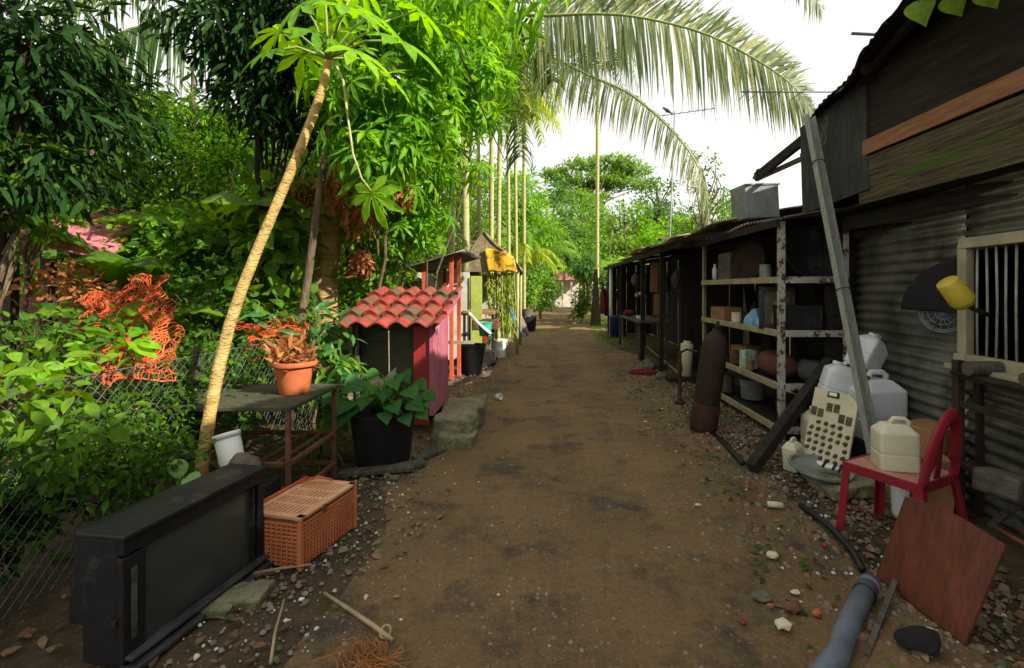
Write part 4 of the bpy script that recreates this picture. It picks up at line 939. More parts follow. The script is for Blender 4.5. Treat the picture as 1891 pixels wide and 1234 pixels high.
# basket
bk = thing('plastic_basket', 'orange plastic picnic basket with a closed lid beside the television', 'basket', (-1.277, 2.563, 0)); bk.rotation_euler = (0, 0, R(-13))
def bkb(name, boxes, m, bevel=.003):
    mb = MB()
    for c, s in boxes: mb.box(c, s)
    return obj_from(name, mb.V, mb.F, m, bk, bevel=bevel)
bw, bl, bh = .34, .49, .27
bkb('slat_shadow_box', [((-bw / 2, bl / 2, bh / 2), (bw - .03, bl - .03, bh - .02))], mat('basket_shadow', (.28, .10, .04), (.16, .06, .028), scale=5, bump=.1))  # inner box in a darker orange paints the shadow behind the slats
sl_ = []
for i in range(11):
    z = .012 + i * .0225; k = .004 * math.sin(i * 1.3)
    sl_ += [((-bw / 2, bl / 2, z), (bw - .004 * (10 - i) * .5 + k * .2, bl - .004 * (10 - i) * .5, .0115))]
bkb('slats', sl_, M_basket, .002)
vb = []
for i in range(19): vb.append(((-.004, .02 + i * .025, .128), (.012, .006, .236)))
for i in range(10): vb.append(((-.02 - i * .033, .004, .128), (.006, .012, .236)))
vb += [((-.006, .006, .13), (.022, .022, .26)), ((-.006, bl - .006, .13), (.022, .022, .26)), ((-bw + .006, .006, .13), (.022, .022, .26))]
bkb('uprights', vb, M_basket, .0015)
lid_parts = [((-bw / 2, .02, bh + .004), (bw + .012, .04, .018)), ((-bw / 2, bl - .02, bh + .004), (bw + .012, .04, .018)), ((-.015, bl / 2, bh + .004), (.042, bl + .01, .018)), ((-bw + .02, bl / 2, bh + .004), (.05, bl + .01, .018))]
lid_parts += [((-bw / 2, bl * .5, bh - .004), (bw - .02, bl - .02, .006))]
for q in (.30, .5, .70): lid_parts.append(((-bw / 2, bl * q, bh + .003), (bw - .05, .022, .014)))
for i in range(9): lid_parts.append(((-.055 - i * .028, bl / 2, bh + .0025), (.013, bl - .06, .012)))
lidm = bkb('lid', lid_parts, mat('pale_orange_lid', (.66, .38, .22), (.56, .27, .14), rough=.55, scale=6, bump=.1, spots=(.42, .22, .12), spot_at=.64), .003)  # lid is a paler orange than the basket body
mb = MB(); mb.tube([(-bw + .004, .03, bh + .02), (-bw + .0, bl - .02, bh + .022)], .009, 8); mb.tube([(-bw + .01, bl - .1, bh + .02), (-bw + .12, bl - .06, bh + .05), (-bw + .2, bl - .04, bh + .03)], .007, 8); obj_from('handle', mb.V, mb.F, mat('red_orange_handle', (.60, .12, .05), scale=6, bump=.1), bk, smooth=True)
bkb('clasp', [((.004, bl * .38, bh - .012), (.014, .03, .04))], mat('clasp_brown', (.20, .09, .05), scale=9), .003)

# table with pot
tl = thing('metal_table', 'low weathered table with thin rusty legs under the flower pot', 'table', (-2.1, 3.5, 0))
mb = MB(); mb.box((-2.10, 3.48, .725), (.98, .76, .03)); mb.build('tabletop', mat('mossy_top', (.075, .07, .042), (.035, .04, .02), rough=.95, scale=6, bump=.5, spots=(.17, .14, .08), spot_at=.62), tl, bevel=.006)
for (x, y) in ((-1.64, 3.13), (-1.64, 3.83), (-2.56, 3.13), (-2.56, 3.83)):
    mb = MB(); mb.bar((x, y, 0), (x, y, .71), .028, .028); mb.build('leg', M_rust, tl, bevel=.003)
for z in (.36, .12):
    for (a, b) in (((-1.64, 3.15), (-1.64, 3.81)), ((-2.54, 3.13), (-1.66, 3.13)), ((-2.54, 3.83), (-1.66, 3.83))):
        mb = MB(); mb.bar((*a, z), (*b, z), .022, .03); mb.build('rail', M_rust, tl, bevel=.003)
mb = MB()
for i in range(7): mb.bar((-1.72 - i * .12, 3.15, .37), (-1.72 - i * .12, 3.81, .37), .012, .012)
mb.build('rack_bars', M_rust, tl)
pot = thing('flower_pot', 'terracotta plastic flower pot of dried leaves on the table', 'flower pot', (-1.80, 3.52, .742))
mb = MB(); mb.lathe([(0, 0), (.095, 0), (.10, .01), (.128, .19), (.128, .195), (.155, .20), (.16, .215), (.155, .232), (.14, .232), (.125, .20), (.12, .17), (0, .17)], 32); o = obj_from('pot_body', mb.V, mb.F, M_terra, pot, smooth=True); e = o.modifiers.new('e', 'EDGE_SPLIT'); e.split_angle = R(45)
mb = MB(); mb.rock((0, 0, .175), (.25, .25, .06), 3); obj_from('soil', mb.V, mb.F, M_soil, pot, smooth=True)
r_ = np.random.default_rng(5); n = 150
q = rnd_ball(n, r_) * np.array([.15, .15, .10]) + np.array([-1.80, 3.52, 1.00]); q[:, 2] = np.maximum(q[:, 2], .93)
V, F = place_leaves('lance', q, r_.normal(size=(n, 3)) + [0, 0, .5], r_.normal(size=(n, 3)), r_.uniform(.06, .16, n)); np_obj('dry_leaves', V, F, M_dried, pot)
wp = thing('white_pipe', 'white plastic pipe piece tilted behind the television', 'pipe', tuple(at(415, 850, 2.95)))
mb = MB(); mb.tube([at(440, 905, 2.93), at(418, 800, 2.98)], .070, 22); mb.build('pipe_body', M_white, wp, smooth=True)
mb = MB(); a0, b0 = at(440, 905, 2.93), at(418, 800, 2.98); d0 = (b0 - a0).normalized(); mb.tube([b0 - d0 * .03, b0 + d0 * .001], .076, 22); mb.build('pipe_rim', M_white, wp, smooth=True)
mb = MB(); mb.rock((-1.83, 2.95, .40), (.26, .2, .22), 21); single(mb, 'grey_rock', M_stone, 'dark grey rock behind the television top under the table', 'rock', (-1.83, 2.95, .3), smooth=True)
mb = MB(); mb.box((-1.85, 2.98, .15), (.35, .25, .3)); single(mb, 'old_block', M_black_rough, 'black block carrying the grey rock under the table', 'block', (-1.85, 2.98, 0), bevel=.01)

# ------------------------------------------------------------ tiled shrine and planter
sh = thing('tiled_shrine', 'small pink and red roadside shrine with a curved red tile roof', 'shrine', (-1.5, 5.2, 0))
mb = MB(); mb.prism([(-1.13, 4.86, .22), (-1.13, 5.62, .22), (-1.13, 5.62, 1.36), (-1.13, 4.86, 1.13)], (.045, 0, 0)); mb.build('side_wall', M_pink, sh, bevel=.004)
mb = MB(); mb.prism([(-1.90, 4.86, .0), (-1.90, 5.62, .0), (-1.90, 5.62, 1.36), (-1.90, 4.86, 1.13)], (-.045, 0, 0)); mb.build('side_wall', M_concrete, sh)
mb = MB(); mb.box((-1.515, 5.60, .66), (.76, .04, 1.32)); mb.build('back_wall', M_wood_dark, sh)
mb = MB(); mb.box((-1.215, 4.90, .62), (.16, .03, 1.0)); mb.build('red_pillar', M_red, sh, bevel=.004)
mb = MB(); mb.box((-1.50, 5.02, .70), (.74, .02, .88)); mb.build('front_panel', mat('mossy_panel', (.085, .085, .05), (.04, .045, .028), rough=.95, scale=5, bump=.4), sh)
mb = MB(); mb.box((-1.86, 4.89, .66), (.04, .05, .98)); mb.build('front_post', M_wood_grey, sh, bevel=.004)
mb = MB()
def tilef(u, v):
    x = -2.02 + 1.05 * u; y = 4.62 + 1.36 * v; base = 1.10 + .385 * v
    w_ = (x + 2.02) / .19; fr_ = w_ % 1; wave = .038 * math.sin(math.pi * min(fr_ / .72, 1)) - (.012 * math.sin(math.pi * (fr_ - .72) / .28) if fr_ > .72 else 0)
    st_ = (1 - (v * 4) % 1) * .042
    return Vector((x, y, base + wave + st_))
P = []; nu_, nv_ = 91, 0
vs = []
for r0_ in range(4):
    for t in (0.0, .25, .5, .75, .995): vs.append((r0_ + t) / 4)
for v in vs:
    for i in range(nu_):
        w0 = 1.05 * (i / (nu_ - 1)); cidx = int(w0 / .19); sag = .015 * math.sin(cidx * 2.3) * (1 - (v * 4) % 1); p = tilef(i / (nu_ - 1), v); p.y -= .025 * math.cos(math.pi * ((w0 / .19) % 1 - .36)) * (1 - (v * 4) % 1); p.z += sag * .4; P.append(p)
F = [(j * nu_ + i, j * nu_ + i + 1, (j + 1) * nu_ + i + 1, (j + 1) * nu_ + i) for j in range(len(vs) - 1) for i in range(nu_ - 1)]
mb.add(P, F); o = mb.build('tile_roof', M_tile, sh, smooth=True, solid=.012); e = o.modifiers.new('e', 'EDGE_SPLIT'); e.split_angle = R(38)
mb = MB(); mb.bar((-1.0, 4.62, 1.09), (-1.0, 5.95, 1.465), .03, .07); mb.build('roof_board', M_pink, sh, bevel=.004)
mb = MB(); mb.bar((-1.45, 4.62, .3), (-1.46, 4.62, 1.10), .008, .008); mb.build('string', M_stick, sh)
cbk = thing('concrete_block', 'mossy broken concrete block beside the pink shrine wall', 'block', (-.85, 5.1, 0))
mb = MB(); mb.slab((-.84, 5.08, .10), (.40, .98, .34), 77, .05, 12); mb.build('block_body', M_concrete, cbk, smooth=True)
mb = MB(); mb.slab((-.80, 4.60, .05), (.34, .22, .16), 6, .04, 7); mb.build('block_chip', M_concrete, cbk, smooth=True)
pl_ = tub('planter_tub', 'large black planter tub in front of the shrine', 'planter', (-1.38, 4.22, 0), .22, .275, .42, M_black_rough)
plant = thing('tub_plant', 'broad leaved plant spilling out of the black planter tub', 'plant', (-1.38, 4.22, .40))
mb = MB(); P = []; D = []; N = []; S = []; r2 = random.Random(8)
spec = [(630, 725, 4.1, .2), (668, 705, 4.1, .2), (740, 690, 4.2, .17), (758, 742, 3.95, .16), (712, 762, 3.9, .14), (650, 765, 3.95, .17), (782, 728, 4.0, .14), (648, 740, 4.0, .22), (632, 760, 4.02, .16), (665, 752, 3.98, .18), (690, 712, 4.15, .17), (660, 690, 4.2, .18), (705, 722, 3.95, .15), (730, 700, 4.1, .17), (752, 718, 4.05, .17), (770, 735, 3.98, .15), (725, 745, 3.92, .15), (765, 708, 4.15, .15), (640, 668, 4.3, .17), (612, 650, 4.3, .16), (700, 690, 4.3, .16), (745, 768, 3.9, .13), (775, 760, 3.92, .12), (620, 700, 4.25, .14), (718, 718, 4.2, .15), (680, 735, 4.0, .15)]
for (px, py, Y_, s) in spec:
    p = at(px, py, Y_); c0 = Vector((-1.38 + r2.uniform(-.1, .1), 4.22, .42)); m_ = c0.lerp(p, .6) + Vector((0, 0, .12)); mb.tube([c0, m_, p], [.008, .006, .004], 5)
    P.append(p); dd = (p - c0); D.append((dd.x + r2.uniform(-.1, .1), dd.y - .15, dd.z * .3 - .12)); N.append((r2.uniform(-.3, .4), -.6 + r2.uniform(-.2, .3), .8)); S.append(s)
V, F = place_leaves('heart', np.array(P), np.array(D, float), np.array(N, float), np.array(S) * 1.0); np_obj('leaves', V, F, leafmat('leaf_tub', [(.02, .09, .015), (.035, .13, .025), (.03, .11, .035), (.06, .18, .025)], trans=.3), plant)
mb.build('stems', G_mid, plant, smooth=True)
for i, (px, py, L_, rz_) in enumerate(((700, 875, .55, 80), (745, 868, .35, 60), (790, 845, .30, 30))):
    c = gp(px, py); mb = MB(); mb.box((c.x, c.y, .03), (.12, L_, .035), rot=(R(2), 0, R(-rz_))); single(mb, 'flat_plank', M_wood_grey, ('long grey plank lying flat before the planter tub', 'short plank piece beside the front of the tub', 'grey plank fragment at the foot of the concrete block')[i], 'plank', (c.x, c.y, 0), bevel=.006)
for i, (px, py, s) in enumerate(((727, 888, .09), (757, 872, .07), (776, 836, .05), (812, 836, .11))):
    c = gp(px, py); mb = MB(); mb.rock((c.x, c.y, s * .25), (s, s * .8, s * .6), 50 + i, n=2); single(mb, 'round_stone', M_stone, ('pale stone nearest the basket by the planks', 'reddish stone behind the pale one near the tub', 'tiny white stone touching the planter tub', 'flat pale stone at the concrete block corner')[i], 'stone', (c.x, c.y, 0), smooth=True)

# ------------------------------------------------------------ lean-to with red posts, and its junk
lt = thing('red_post_shelter', 'small shelter with red posts and a thin tilted roof behind the shrine', 'shelter', (-1.6, 8.4, 0))
mb = MB(); corr(mb, (-2.25, 7.7, 1.80), (1.02, 0, .31), (0, 2.1, .02), .08, .012, seed=4); mb.build('roof', M_zinc_roof, lt, smooth=True, solid=.012)
for (x, y, m) in ((-1.92, 7.9, M_orange_post), (-1.47, 7.9, M_orange_post), (-1.40, 8.2, M_orange_post), (-1.92, 9.6, M_red)):
    mb = MB(); mb.bar((x, y, 0), (x, y, 1.86 + (x + 2.1) * .28), .06, .06); mb.build('post', m, lt, bevel=.004)
mb = MB(); mb.bar((-1.95, 7.9, .62), (-1.10, 7.9, .62), .04, .05); mb.build('cross_rail', M_cream, lt)
mb = MB(); mb.box((-2.0, 9.7, .95), (1.1, .04, 1.75)); mb.build('back_panel', M_plaster, lt)
mb = MB(); mb.box((-1.30, 9.66, .9), (.22, .05, 1.7)); mb.build('yellow_panel', M_greenwall, lt)
tub('black_tub', 'large black tub standing under the red post shelter', 'tub', (-1.22, 8.5, 0), .18, .24, .50, M_black_rough)
mb = MB(); mb.grid(lambda u, v: Vector((-1.36 + .42 * v + .03 * math.sin(u * 3), 8.75 + .22 * u, 1.10 - .42 * v ** .8)), 8, 10); single(mb, 'white_chute', M_white, 'curved white plastic sheet sloping down behind the red post', 'sheet', (-1.2, 8.8, .7), smooth=True, solid=.01)
tub('mint_bucket', 'mint green bucket beside the curved white sheet', 'bucket', (-1.05, 8.98, .62), .10, .13, .24, M_greenp)
bn = thing('junk_bench', 'brown topped bench loaded with junk left of the white bucket', 'bench', (-1.3, 10.2, 0))
mb = MB(); mb.box((-1.26, 10.1, 1.02), (.62, .9, .06), rot=(0, R(2), 0)); mb.build('bench_top', M_card, bn, bevel=.006)
mb = MB(); mb.box((-1.26, 10.1, .60), (.60, .9, .05)); mb.build('lower_shelf', M_wood_dark, bn, bevel=.006)
for (x, y) in ((-1.54, 9.7), (-.98, 9.7), (-1.54, 10.5), (-.98, 10.5)):
    mb = MB(); mb.bar((x, y, 0), (x, y, 1.0), .05, .05); mb.build('leg', M_wood_dark, bn)
mb = MB(); mb.box((-1.25, 9.78, .52), (.32, .24, .14)); single(mb, 'red_crate', M_red, 'small red crate in the junk bench lower shelf', 'crate', (-1.25, 9.78, .45), bevel=.008)
mb = MB(); mb.box((-1.12, 9.8, .78), (.5, .36, .20)); single(mb, 'brown_case', M_rust, 'rusty brown case on the junk bench shelf', 'case', (-1.12, 9.8, .68), bevel=.01)
mb = MB(); mb.box((-1.2, 9.5, .14), (.6, .3, .28)); single(mb, 'dark_crate', M_wood_dark, 'dark wooden crate on the ground before the junk bench', 'crate', (-1.2, 9.5, 0), bevel=.01)
c = gp(922, 660); tb3 = tub('white_bucket', 'white lidded bucket standing at the left path edge', 'bucket', (c.x, c.y, 0), .13, .155, .37, M_white, lip=False)
mb = MB(); mb.lathe([(.165, .345), (.168, .35), (.168, .385), (.15, .395), (0, .395)], 24); obj_from('lid', mb.V, mb.F, M_white, tb3, smooth=False)
ht = thing('tarp_hut', 'little hut with a sagging tarp and yellow sheet roof left of the path', 'hut', (-1.1, 11.6, 0))
def tarp(u, v):
    x = -1.78 + 1.32 * u; y = 10.9 + 1.9 * v; ridge = 1 - abs(u - .36) / (.36 if u < .36 else .64)
    return Vector((x, y, 1.90 + .95 * max(ridge, 0) ** .85 * (1 - .12 * v) + .05 * math.sin(9 * u + 4 * v) * math.cos(7 * v) - .05 * math.sin(3 * u)))
mb = MB(); mb.grid(tarp, 40, 26); mb.build('tarp_roof', M_thatch, ht, smooth=True, solid=.02)
mb = MB(); mb.prism([(-1.78, 10.93, 1.88), (-.48, 10.93, 1.88), (-.75, 10.93, 2.30), (-1.25, 10.93, 2.74), (-1.36, 10.93, 2.74), (-1.56, 10.93, 2.45)], (0, .03, 0)); mb.build('gable', M_thatch, ht)
mb = MB(); mb.grid(lambda u, v: Vector((-1.20 + .66 * u - .08 * v, 10.86 + .05 * math.sin(8 * u) * v, 1.88 + .50 * v * (1 - .5 * max(0, u - .4)) + .02 * math.sin(11 * u))), 22, 14); mb.build('yellow_sheet', M_yellow, ht, smooth=True, solid=.02)
for (x, y) in ((-1.68, 11.0), (-.56, 11.0), (-1.68, 12.7), (-.56, 12.7)):
    mb = MB(); mb.tube([(x, y, 0), (x + .02, y, 2.0)], .035, 8); mb.build('post', M_areca, ht, smooth=True)
mb = MB(); mb.box((-1.72, 11.9, 1.0), (.04, 1.7, 2.0)); mb.build('side_board', M_wood_dark, ht); mb = MB(); mb.box((-1.42, 12.7, 1.2), (.5, .04, 1.3)); mb.build('rear_board', M_plaster, ht)
for i, (px, py, m) in enumerate(((964, 622, M_blue), (974, 620, mat('dull_brown_board', (.20, .13, .11), scale=5)))):
    b0 = gp(px, py); top = b0 + Vector((-.45, .35, .92)); mb = MB(); n = 12; s_ = Vector((.25, .9, 0)).normalized(); d = (top - b0)
    poly = [b0 + d * (k / n) + s_ * .20 * math.sin(math.pi * (k + .4) / (n + .8)) ** .6 for k in range(n + 1)] + [b0 + d * (k / n) - s_ * .20 * math.sin(math.pi * (k + .4) / (n + .8)) ** .6 for k in range(n, -1, -1)]
    mb.prism(poly, Vector((.05, 0, .02))); single(mb, 'surfboard', m, ('bright blue board leaning at the left path edge', 'dull brown board leaning behind the blue board')[i], 'board', tuple(b0))
tub('black_bin', 'black bin under a pale pot at the left path edge', 'bin', (-.52, 17.2, 0), .30, .34, .48, M_black_rough)
tub('pale_pot', 'pale grey pot resting on the black bin', 'pot', (-.54, 17.2, .50), .16, .22, .26, M_stone)
kb = MB(); kb.bar(gp(868, 692) + Vector((0, 0, .03)), gp(915, 664) + Vector((0, 0, .03)), .10, .07); single(kb, 'edging_beam', M_wood_dark, 'dark beam edging the path before the white bucket', 'beam', tuple(gp(890, 680)), bevel=.008)
c = gp(915, 738); t = thing('foam_cup', 'white foam cup lying on its side on the dirt path', 'cup', (c.x, c.y, .035)); mb = MB(); mb.lathe([(0, 0), (.030, 0), (.045, .09), (.041, .09), (.027, .006), (0, .006)], 18, (0, 0, 0), (R(80), 0, R(60))); loc_part('cup_body', mb, M_white, t, smooth=True)

# far house
fh = thing('far_house', 'tiny pale pavilion with a pinkish roof at the end of the path', 'house', (1.9, 38, 0))
mb = MB(); mb.prism([(.7, 37, 2.15), (3.3, 37, 2.15), (2.9, 37, 2.95), (1.1, 37, 2.95)], (0, 3, 0)); mb.build('roof', mat('pale_pink_roof', (.55, .30, .26), (.38, .19, .16), scale=3), fh)
mb = MB(); mb.box((2.0, 39.5, 1.1), (2.2, .1, 2.2)); mb.build('wall', M_plaster, fh)
for x in (.95, 1.6, 2.3, 3.05):
    mb = MB(); mb.box((x, 37.2, 1.1), (.12, .12, 2.2)); mb.build('column', M_plaster, fh)

# pink-roofed hut far left behind the bushes, brick wall
ph = thing('pink_roof_hut', 'hut with a faded pink metal roof behind the left bushes', 'hut', (-5.6, 5.6, 0))
mb = MB(); A = at(-60, 425, 4.7); B = at(205, 478, 5.0); A2 = A + Vector((-1.2, 1.9, .75)); corr(mb, B, A - B, A2 - A, .15, .03, seed=3, ripple=.01); mb.build('roof', M_pinkroof, ph, smooth=True, solid=.01)
mb = MB(); c = at(95, 560, 5.2); mb.box((c.x - .6, 5.6, .7), (2.4, .12, 1.4)); mb.build('brick_wall', M_brick, ph)
for px in (20, 90, 190):
    mb = MB(); c = at(px, 478, 5.1); mb.bar((c.x, 5.1, 0), (c.x, 5.1, c.z - .0), .09, .09); mb.build('post', M_bark_dark, ph)
# ============================================================ vegetation
def add_frond(parent, pts, length, lm=None, rm=None, **k):
    lv = []; rb = MB(); frond(lv, rb, pts, length, **k)
    V, F = merge(lv); o = np_obj('frond', V, F, lm or G_frond, parent)
    off = world_of(parent).translation
    V2 = [Vector(v) - off for v in rb.V]
    obj_from('midrib', V2, rb.F, rm or M_areca_green, o, smooth=True)
    return o

# ---- coconut palm whose fronds arch over the path
coco = thing('coconut_palm', 'coconut palm with a thick ringed trunk and long fronds arching over the path', 'palm tree', (-2.70, 6.0, 0))
mb = MB(); pts = [(-2.70, 6.0, -.1), (-2.70, 6.0, .5), (-2.69, 6.0, 1.4), (-2.66, 6.02, 2.3), (-2.45, 6.15, 3.4), (-2.0, 6.5, 4.7), (-1.55, 6.8, 5.7), (-1.1, 7.0, 6.5)]
path = []; rad = []
for i in range(len(pts) - 1):
    for k in range(14):
        t = k / 14; path.append(Vector(pts[i]).lerp(Vector(pts[i + 1]), t)); u = (i + t) / 7; rad.append((.175 - .05 * u) * (1 + .035 * (k % 2)) + (.04 if i == 0 and k < 4 else 0))
mb.tube(path, rad, 18); mb.build('trunk', M_palmtrunk, coco, smooth=True)
def Lmain(t): return 1.35 if t < .5 else 1.35 - 2.1 * (t - .5) ** 1.35
vd = Vector((.15, -.45, -1)).normalized()
add_frond(coco, [at(905, 20, 7.2), at(1000, 29, 7.0), at(1090, 26, 6.8), at(1180, 32, 6.6), at(1300, 62, 6.35), at(1400, 113, 6.15), at(1465, 160, 6.0), at(1503, 212, 5.95)], Lmain, n=270, droop=.12, width=.032, side_dir=vd, fwd=.0, seed=1, rr=.026, upside=(-1, .50, .02), rag=.12, wob=.05, clump=9)
add_frond(coco, [at(930, 60, 8.6), at(1010, 100, 8.6), at(1085, 138, 8.5), at(1160, 172, 8.4), at(1235, 235, 8.3), at(1285, 300, 8.2), at(1305, 365, 8.2), at(1308, 425, 8.2)], lambda t: 1.15 - .55 * t, n=190, droop=.12, width=.030, side_dir=Vector((-.2, -.3, -1)).normalized(), fwd=.0, seed=2, rr=.024, upside=(-1, .35, .5), wob=.06, clump=8)
add_frond(coco, [at(1150, -170, 6.5), at(1280, -150, 6.4), at(1400, -95, 6.3), at(1490, -20, 6.2), at(1515, 14, 6.2)], lambda t: .75 - .45 * t, n=60, droop=.12, side_dir=Vector((-.1, -.3, -1)).normalized(), fwd=.2, seed=3, upside=(-1, .5, .3))
add_frond(coco, [at(870, 10, 7.4), at(900, 60, 7.6), at(930, 110, 7.8), at(950, 190, 7.9), at(960, 290, 8.0)], lambda t: .9 - .4 * t, n=70, droop=.25, lm=G_fronddark, fwd=.35, seed=4)
add_frond(coco, [at(960, 0, 7.6), at(985, 40, 7.9), at(1010, 90, 8.1), at(1020, 150, 8.3)], lambda t: .9 - .4 * t, n=60, droop=.3, lm=G_fronddark, fwd=.3, seed=6)
for k in range(5):
    a = R(95 + k * 48); c = Vector((-1.1, 7.0, 6.5)); pts = [c + Vector((math.cos(a) * r, math.sin(a) * r, z)) for r, z in ((0, 0), (.9, .5), (1.8, .55), (2.7, .1), (3.3, -.7))]
    add_frond(coco, pts, lambda t: .9 - .4 * t, n=55, droop=.25, seed=10 + k)

# ---- left coconut fronds against the sky gap
cl = thing('coconut_palm', 'second palm deep in the left jungle, its feathery frond crossing the patch of sky', 'palm tree', (-4.2, 7.5, 0))
mb = MB(); mb.tube([(-4.2, 7.5, -.1), (-4.1, 7.4, 2), (-3.9, 7.2, 4.2), (-3.6, 7.0, 5.6)], [.15, .12, .11, .10], 14); mb.build('trunk', M_bark_dark, cl, smooth=True)
add_frond(cl, [at(470, -25, 6.4), at(400, -2, 6.0), at(345, 18, 5.8), at(290, 38, 5.6), at(225, 60, 5.5), at(165, 88, 5.4), at(130, 120, 5.4)], lambda t: 1.35 - .7 * t, n=80, droop=.12, lm=G_fronddark, side_dir=Vector((.1, -.3, -1)).normalized(), fwd=.15, seed=21, upside=(-1, .2, .5), width=.045)
add_frond(cl, [at(330, -90, 7.0), at(260, -60, 6.8), at(190, -35, 6.6), at(130, -10, 6.5), at(90, 20, 6.5)], lambda t: .8 - .35 * t, n=70, droop=.14, side_dir=Vector((0, -.3, -1)).normalized(), fwd=.2, seed=22, upside=(-1, .3, .5))
for k in range(4):
    a = R(-150 + k * 40); c = Vector((-3.6, 7.0, 5.6)); pts = [c + Vector((math.cos(a) * r, math.sin(a) * r * .6, z)) for r, z in ((0, 0), (.8, .4), (1.6, .3), (2.3, -.3), (2.7, -1.1))]
    add_frond(cl, pts, lambda t: .9 - .4 * t, n=50, droop=.25, lm=G_fronddark, seed=30 + k)

# ---- papaya
pap = thing('papaya_tree', 'leaning papaya tree with a bare tan trunk behind the television', 'papaya tree', tuple(at(362, 985, 2.95)))
pap.location.z = 0
tp = [(360, 990), (366, 915), (376, 840), (388, 760), (404, 680), (424, 600), (448, 530), (478, 455), (512, 375), (548, 290), (577, 218), (597, 158), (606, 114)]
P = [at(x, y, 2.95 + .02 * i) for i, (x, y) in enumerate(tp)]; path = []
for i in range(len(P) - 1):
    for k in range(6): path.append(P[i].lerp(P[i + 1], k / 6))
path.append(P[-1])
mb = MB(); n_ = len(path); mb.tube(path, [(.040 - .016 * i / n_) * (1 + (.035 if i % 4 == 0 else 0) + .02 * math.sin(i * 1.7)) for i in range(n_)], 16); mb.build('trunk', M_papaya, pap, smooth=True)
top = P[-1] + Vector((0, 0, .02)); mb = MB(); LP = []; LD = []; LN = []; LS = []
ends = [(520, 60, 3.4, .26), (560, 10, 3.1, .30), (600, -10, 3.3, .30), (640, 15, 2.9, .30), (690, 30, 3.3, .32), (735, 75, 3.1, .34), (655, 95, 2.85, .26), (700, 130, 3.5, .30), (560, 100, 3.7, .28), (500, 95, 3.0, .22), (620, 60, 3.6, .28), (770, 20, 3.5, .32), (660, -30, 3.4, .3), (580, 60, 2.8, .22)]
for i, (x, y, Y_, s) in enumerate(ends):
    e = at(x, y, Y_); m_ = top.lerp(e, .55) + Vector((0, 0, .05)); mb.tube([top, m_, e], [.010, .008, .006], 6)
    d = (e - top).normalized(); LP.append(e); LD.append((d.x + .2 * math.sin(i), d.y * .6 + .1, -.35 + .2 * d.z)); LN.append((.25, -.35, 1)); LS.append(s)
mb.build('petioles', M_areca_green, pap, smooth=True)
mb = MB(); mb.tube([top + Vector((.04, 0, -.02)), at(634, 150, 3.12), at(642, 215, 3.08), at(652, 285, 3.05), at(668, 330, 3.05), at(688, 356, 3.05)], [.009, .008, .008, .007, .006, .005], 6); mb.build('drooping_petiole', M_areca, pap, smooth=True)
e = at(688, 356, 3.05); LP.append(e); LD.append((.25, 0, -1)); LN.append((-.3, -1, .2)); LS.append(.24)
V, F = place_leaves('palm', np.array([tuple(p) for p in LP]), np.array(LD, float), np.array(LN, float), np.array(LS) * 1.05); np_obj('leaves', V, F, G_bright, pap)

# ---- helper: tree measured from the photo
def ell(px, py, Y_, r): return (tuple(at(px, py, Y_)), r)
def T2(name, label, cat, base, ells, tmpl, ncl, per, size, lm, bm=M_bark, r0=.05, **k):
    top = Vector(ells[0][0]); return tree(name, label, cat, (base[0], base[1], 0), top, r0, ells, tmpl, ncl, per, size, lm, bm, **k)

gC = 'bright drooping leaved trees behind the shrine'
T2('cassava_tree', 'bright green drooping leaved tree just right of the papaya crown', 'tree', (-2.28, 6.3), [ell(725, 130, 4.9, (.62, .6, .75)), ell(700, 250, 4.9, (.42, .4, .4))], 'cass', 60, 9, .27, G_bright, r0=.028, group=gC, seed=1, droop=.9, clump_r=.3)
T2('cassava_tree', 'bright drooping leaved tree over the red post shelter', 'tree', (-2.0, 7.3), [ell(835, 60, 5.7, (.58, .5, .6)), ell(880, 150, 5.9, (.30, .4, .40))], 'cass', 48, 9, .26, G_bright, r0=.022, group=gC, seed=2, droop=.9, clump_r=.3)
T2('cassava_tree', 'mid green drooping leaved tree directly above the tiled shrine roof', 'tree', (-2.2, 6.9), [ell(770, 290, 6.1, (.50, .5, .80)), ell(745, 400, 6.2, (.42, .4, .4))], 'cass', 52, 9, .25, G_bright, r0=.025, group=gC, seed=3, droop=1.0, clump_r=.3)
T2('cassava_tree', 'broad bright leaved tree between the papaya trunk and the shrine', 'tree', (-2.75, 7.0), [ell(640, 250, 6.2, (.60, .5, .80)), ell(660, 400, 6.4, (.50, .4, .50))], 'ovate', 60, 14, .17, G_mid, r0=.03, group=gC, seed=4, droop=.9, clump_r=.3)
T2('cassava_tree', 'dark green tree crown filling the top middle of the view', 'tree', (-1.95, 7.3), [ell(920, 20, 6.4, (.50, .5, .50)), ell(900, 100, 6.8, (.35, .4, .5))], 'lance', 50, 16, .24, G_mid, r0=.022, group=gC, seed=5, droop=1.0, clump_r=.3)
T2('hanging_branch_tree', 'near tree branch with long glossy leaves hanging into the top middle', 'tree', (-2.6, 5.0), [ell(640, -150, 4.6, (.3, .3, .2)), ell(950, 5, 4.2, (.32, .3, .17)), ell(1000, -35, 4.2, (.25, .3, .14)), ell(760, -20, 4.4, (.6, .4, .25)), ell(860, 0, 4.3, (.35, .3, .22))], 'lance', 34, 9, .26, G_bright, r0=.05, seed=6, droop=1.3, clump_r=.2, k=14, tmin=.97)
mb = MB(); mb.tube([at(800, -10, 4.6), at(835, 70, 4.7), at(868, 140, 4.8), at(885, 190, 4.9), at(915, 260, 5.0), at(932, 296, 5.0)], [.013, .012, .010, .008, .006, .004], 7); single(mb, 'hanging_vine', M_bark_dark, 'thin dark bare vine hanging diagonally in front of the slender palm trunks', 'vine', tuple(at(800, -10, 4.6)), smooth=True)

